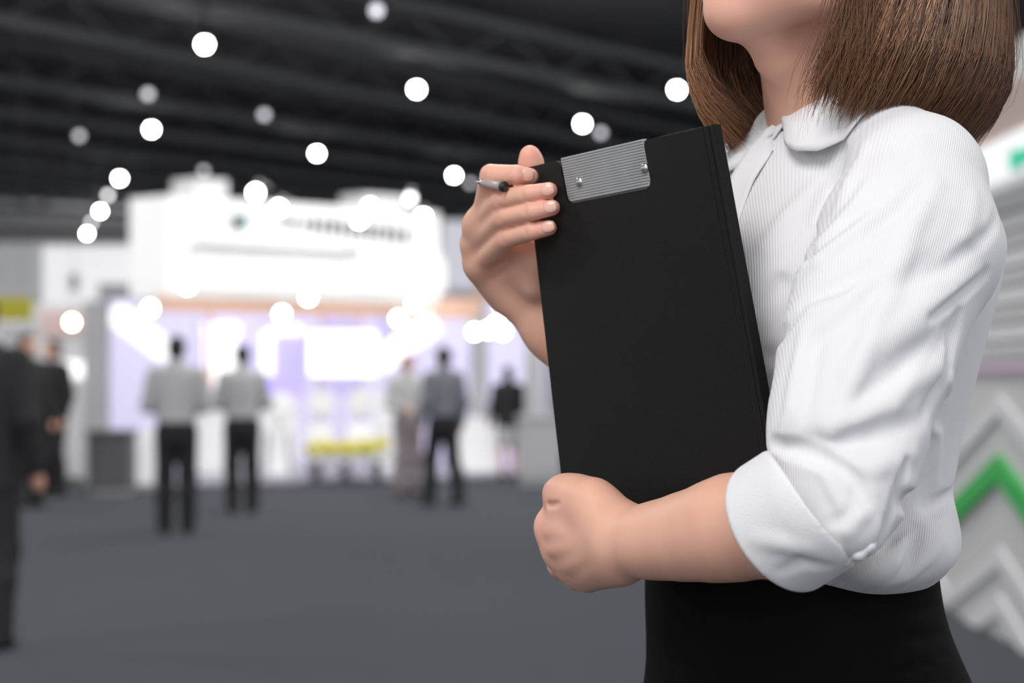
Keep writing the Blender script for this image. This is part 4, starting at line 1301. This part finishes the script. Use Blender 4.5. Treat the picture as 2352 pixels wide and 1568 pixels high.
booth_block('exhibition_booth', 96, 384, 564, 700, 36.0, 2.0, 'lower white booth with plain header beside the grey hall wall', glow_panel2,
            ((160, 182, 628, 668, soft_grey, 'sign_mark'), (228, 384, 650, 700, soft_grey, 'grey_panel')))  # flat grey panel low on the header
booth_block('exhibition_booth', 1015, 1330, 505, 660, 39.0, 2.0, 'grey-white booth behind the hand holding the pen', mat('pale_booth_panel', (0.62, 0.62, 0.66), emit=(0.9, 0.9, 1.0), estr=0.35),  # header glow stands in for light falling on it
            ((1090, 1130, 640, 690, coral, 'sign_mark'),))
# yellow sign hanging at the far left
yo = empty('hanging_sign', (X_(30, 24), 24.0, Z_(737, 24)))
tag(yo, 'plain yellow hanging sign in front of the grey hall wall', 'sign')
m = MB(); m.box((X_(-60, 24), 24.0, Z_(736, 24)), (X_(74, 24), 24.06, Z_(682, 24)), 0.01); m.build('sign_board', mat('yellow_sign', (0.50, 0.44, 0.03), rough=0.5), yo)
for px in (-30, 50):
    MB().tube([(X_(px, 24), 24.03, Z_(682, 24)), (X_(px, 24), 24.03, CZ)], 0.003, 6).build('cable', lamp_case, yo)
# pale partition behind the people in suits
po = empty('partition', (X_(80, 31), 31.0, 0))
tag(po, 'pale grey and pink partition behind the people in dark suits', 'partition')
m = MB(); m.box((X_(-60, 31), 31.0, 0), (X_(205, 31), 31.12, Z_(700, 31)), 0.02); pw = m.build('panel', white_panel, po)
for x0, x1, y0, y1, mm in ((95, 200, 715, 770, mat('pale_pink_print', (0.85, 0.62, 0.58), rough=0.6)), (0, 80, 745, 830, soft_grey), (150, 200, 830, 870, glow)):
    m = MB(); m.box((X_(x0, 31), 30.97, Z_(y1, 31)), (X_(x1, 31), 31.0, Z_(y0, 31)), 0.005); m.build('poster', mm, pw)

# booth wall close by at the right, running away from the camera
RX = 2.45
rw = empty('side_booth', (RX + 0.1, 14.0, 0.0))
tag(rw, 'grey booth wall with green chevron behind the back of the white shirt', 'booth')
r_grey = mat('side_booth_grey', (0.58, 0.58, 0.58), rough=0.6)
r_dark = mat('side_booth_dark_grey', (0.52, 0.52, 0.525), rough=0.6)
r_pale = mat('side_booth_pale_grey', (0.70, 0.70, 0.72), rough=0.6)
green = mat('green_chevron', (0.0, 0.42, 0.05), rough=0.5)
green2 = mat('green_arrow', (0.0, 0.50, 0.30), rough=0.5, emit=(0.0, 0.62, 0.36), estr=0.35)
pinkl = mat('pink_line', (0.60, 0.42, 0.58), rough=0.5)
brown = mat('tan_band', (0.42, 0.32, 0.29), rough=0.6)
def wbox(z0, z1, d0, d1, name, mm, par, y0=7.0, y1=20.0):
    m = MB(); m.box((RX - d1, y0, z0), (RX - d0, y1, z1), 0.004); return m.build(name, mm, par)
wpan = wbox(0.0, 2.95, -0.2, 0.0, 'wall_panel', r_grey, rw)
k = 0; z = 1.40
while z < 2.2:
    wbox(z, z + 0.066, 0.0, 0.02, 'slat', r_pale if k % 2 else r_dark, wpan); z += 0.09; k += 1
wbox(1.335, 1.375, 0.0, 0.025, 'pink_stripe', pinkl, wpan)
wbox(2.24, 2.45, 0.0, 0.12, 'fascia', glow_panel2, wpan)
wbox(2.47, 2.72, 0.0, 0.06, 'tan_stripe', brown, wpan)
def chev(ya, za, hw, hh, t, mm, d=0.02):
    """chevron on the wall, apex at ya, za"""
    m = MB()
    pts_ = [(ya - hw, za - hh), (ya, za), (ya + hw, za - hh), (ya + hw, za - hh - t), (ya, za - t), (ya - hw, za - hh - t)]
    m.prism([(RX, y, z) for y, z in pts_], (-d, 0, 0))
    return m.build('chevron', mm, wpan)
chev(11.77, 0.92, 1.42, 0.35, 0.13, green, 0.03)
for za in (1.22, 0.46, 0.10 + 0.42 - 0.30):
    chev(11.77, za, 1.42, 0.35, 0.10, r_pale)
for yy in (14.61, 8.93):
    for za in (1.22, 0.92, 0.46):
        chev(yy, za, 1.42, 0.35, 0.10, r_pale)
# green arrow on the fascia
ay = FPX * (RX - 0.14) / (2318 - CX)
m = MB(); m.prism([(RX - 0.12, ay, Z_(346, ay)), (RX - 0.12, ay, Z_(392, ay)), (RX - 0.12, ay - 0.85, Z_(369, ay))], (-0.02, 0, 0)); m.build('arrow_mark', green2, wpan)

# ------------------------------------------------------------------ visitors in the hall
grey_shirt = mat('pale_grey_shirt_cloth', (0.52, 0.52, 0.53), rough=0.85)
blue_shirt = mat('slate_grey_shirt_cloth', (0.20, 0.21, 0.24), rough=0.85)
white_shirt = mat('white_shirt_cloth', (0.55, 0.55, 0.55), rough=0.85)
black_cloth = mat('black_trouser_cloth', (0.013, 0.013, 0.015), rough=0.8)
suit_cloth = mat('charcoal_suit_cloth', (0.018, 0.018, 0.02), rough=0.8)
pink_cloth = mat('greyish_pink_trouser_cloth', (0.30, 0.25, 0.26), rough=0.8)
black_hair = mat('black_hair', (0.010, 0.009, 0.009), rough=0.5)
def visitor(px, py_feet, face, h, top_m, low_m, label, stride=0.0, arms='front', jacket=False, skirt_=False, long_hair=False, collar_m=None):
    base = px_floor(px, py_feet)
    k = h / 1.72
    o = empty('person', tuple(base))
    f = unit(np.array([math.cos(face), math.sin(face), 0])); l = np.array([-f[1], f[0], 0])
    def q(a, b_, c): return base + (f * a + l * b_ + UP * c) * k
    hgt = 0.014
    # body: one continuous skin surface
    B = Field()
    hipz = 0.88
    J = {}
    for s in (1, -1):
        st = stride * s
        hip = q(0, 0.09 * s, hipz); kn = q(0.03 + st * 0.5, 0.10 * s, 0.48); an = q(-0.02 + st, 0.10 * s, 0.09)
        sh_ = q(-0.01, 0.185 * s, 1.40)
        if arms == 'front': el = q(0.02, 0.26 * s, 1.12); ha = q(0.24, 0.12 * s, 1.06)
        else: el = q(-0.03, 0.25 * s, 1.12); ha = q(0.06, 0.26 * s, 0.86)
        J[s] = (hip, kn, an, sh_, el, ha)
        B.chain([(hip, 0.085 * k), (kn, 0.055 * k), (q(-0.012 + st * 0.75, 0.10 * s, 0.34), 0.046 * k), (an, 0.034 * k)], k=0.03)
        B.cone(an - UP * 0.03 * k, an + f * 0.11 * k - UP * 0.055 * k, 0.03 * k, 0.02 * k, k=0.02)
        B.chain([(sh_, 0.055 * k), (el, 0.042 * k), (ha, 0.028 * k)], k=0.03)
        hd_ = unit(ha - el)
        B.ball(ha + hd_ * 0.05 * k, np.array([0.055, 0.035, 0.022]) * k, np.stack([hd_, l, np.cross(hd_, l)]), k=0.02)
        B.cone(ha + hd_ * 0.03 * k, ha + hd_ * 0.06 * k - l * 0.035 * s * k, 0.013 * k, 0.010 * k, k=0.012)
    B.column([base[2] + z * k for z in (0.82, 0.95, 1.08, 1.25, 1.40, 1.47)], [base[:2] + f[:2] * a * k for a in (0, 0, 0, 0, -0.01, -0.01)], [x * k for x in (.10, .105, .095, .11, .09, .05)], [x * k for x in (.155, .16, .145, .165, .17, .08)], f, l, k=0.03)
    B.cone(q(-0.01, 0, 1.42), q(0.01, 0, 1.56), 0.058 * k, 0.053 * k, k=0.03)
    B.ball(q(0.015, 0, 1.625), np.array([0.092, 0.073, 0.095]) * k, np.stack([f, l, UP]), k=0.02)
    B.cone(q(0.07, 0, 1.555), q(0.06, 0, 1.60), 0.032 * k, 0.045 * k, k=0.03)
    B.cone(q(0.115, 0, 1.605), q(0.100, 0, 1.64), 0.011 * k, 0.008 * k, k=0.02)
    for s in (1, -1): B.ball(q(0.0, 0.075 * s, 1.615), np.array([0.02, 0.010, 0.032]) * k, np.stack([f, l, UP]), k=0.01)
    bm_ = B.mesh('body', hgt); attr(bm_, 'blush', np.zeros(len(bm_.vertices)))
    bo = link_mesh('body', bm_, skin, o)
    # top
    T = Field()
    zl = 0.78 if jacket else 0.97
    ex = 0.03 if jacket else 0.018
    T.column([base[2] + z * k for z in (zl, 1.08, 1.25, 1.40, 1.47, 1.50)], [base[:2] + f[:2] * a * k for a in (0, 0, 0, -0.01, -0.01, -0.01)], [(x + ex) * k for x in (.11, .105, .115, .10, .065, .05)], [(x + ex) * k for x in (.16, .155, .17, .175, .10, .05)], f, l, k=0.03)
    for s in (1, -1):
        hip, kn, an, sh_, el, ha = J[s]
        T.chain([(sh_, 0.075 * k), (el, 0.06 * k), (el + (ha - el) * (0.9 if jacket or arms != 'front' else 0.75), 0.047 * k)], k=0.03)
    link_mesh('jacket' if jacket else 'shirt', T.mesh('top', hgt), top_m, o)
    # collar
    T = Field(); T.cone(q(-0.012, 0, 1.485), q(0.0, 0, 1.515), 0.066 * k, 0.062 * k, k=0.0)
    link_mesh('collar', T.mesh('collar', hgt * 0.7), collar_m or top_m, o)
    # lower garment
    T = Field()
    T.column([base[2] + z * k for z in (0.78, 0.88, 1.0, 1.02)], [base[:2]] * 4, [x * k for x in (.12, .128, .118, .11)], [x * k for x in (.165, .175, .165, .16)], f, l, k=0.03)
    if skirt_:
        T.column([base[2] + z * k for z in (0.52, 0.7, 0.85)], [base[:2]] * 3, [x * k for x in (.13, .14, .13)], [x * k for x in (.17, .18, .17)], f, l, k=0.02)
    else:
        for s in (1, -1):
            hip, kn, an, sh_, el, ha = J[s]
            T.chain([(hip, 0.10 * k), (kn, 0.082 * k), (q(-0.005 + (stride * s) * 0.8, 0.10 * s, 0.34), 0.078 * k), (an - UP * 0.02 * k, 0.070 * k)], k=0.03)
    link_mesh('skirt' if skirt_ else 'trousers', T.mesh('low', hgt), low_m, o)
    # hair
    T = Field()
    T.ball(q(-0.008, 0, 1.65), np.array([0.100, 0.083, 0.090]) * k, np.stack([f, l, UP]), k=0.02)
    T.ball(q(-0.035, 0, 1.60), np.array([0.072, 0.078, 0.075]) * k, np.stack([f, l, UP]), k=0.02)
    if long_hair: T.cone(q(-0.05, 0, 1.58), q(-0.07, 0, 1.40), 0.075 * k, 0.055 * k, k=0.02)
    T.slab(q(0.062, 0, 1.66), f * 0.9 - UP * 0.5, 0.01, base - 1, base + 3)
    link_mesh('hair', T.mesh('hair', hgt * 0.8), black_hair, o)
    for s in (1, -1):
        an = J[s][2]; g = np.array([an[0], an[1], 0.0])
        T = Field(); T.chain([(g - f * 0.05 * k + UP * 0.045 * k, 0.042 * k), (g + f * 0.06 * k + UP * 0.04 * k, 0.044 * k), (g + f * 0.16 * k + UP * 0.028 * k, 0.028 * k)], k=0.02)
        T.slab((0, 0, 0.002), (0, 0, -1), 0.003, g - 0.4, g + 0.4)
        link_mesh('shoe', T.mesh('shoe', 0.012), shoe_m, o)
    tag(o, label, 'person', 'visitors in the hall')
R90 = math.pi / 2
visitor(405, 1225, R90 + 0.1, 1.65, grey_shirt, black_cloth, 'larger of the two people in pale grey shirts, seen from behind')
visitor(556, 1178, R90 + 0.25, 1.62, grey_shirt, black_cloth, 'smaller of the two people in pale grey shirts, seen from behind')
visitor(1018, 1160, R90 + 0.6, 1.62, blue_shirt, black_cloth, 'person in slate grey shirt and black trousers mid-stride near the clipboard', stride=0.14, arms='side')
visitor(936, 1140, -R90 + 0.5, 1.56, white_shirt, pink_cloth, 'person in pale top and greyish pink trousers facing the hall', arms='front')
visitor(1166, 1098, R90 + 0.3, 1.46, suit_cloth, soft_grey, 'small far visitor with long black hair, black jacket and grey skirt', jacket=True, skirt_=True, long_hair=True, arms='side')
visitor(122, 1140, -R90 - 0.7, 1.72, suit_cloth, suit_cloth, 'person in charcoal suit standing beside the pale partition, face turned away', jacket=True, arms='side', collar_m=white_shirt)
visitor(62, 1165, -R90 + 0.8, 1.74, suit_cloth, suit_cloth, 'person in charcoal suit between the other two suited people', jacket=True, arms='side', collar_m=white_shirt)
visitor(-42, 1490, R90 - 0.2, 1.70, suit_cloth, suit_cloth, 'large near person in black suit cut off by the picture edge', jacket=True, arms='side', collar_m=white_shirt)
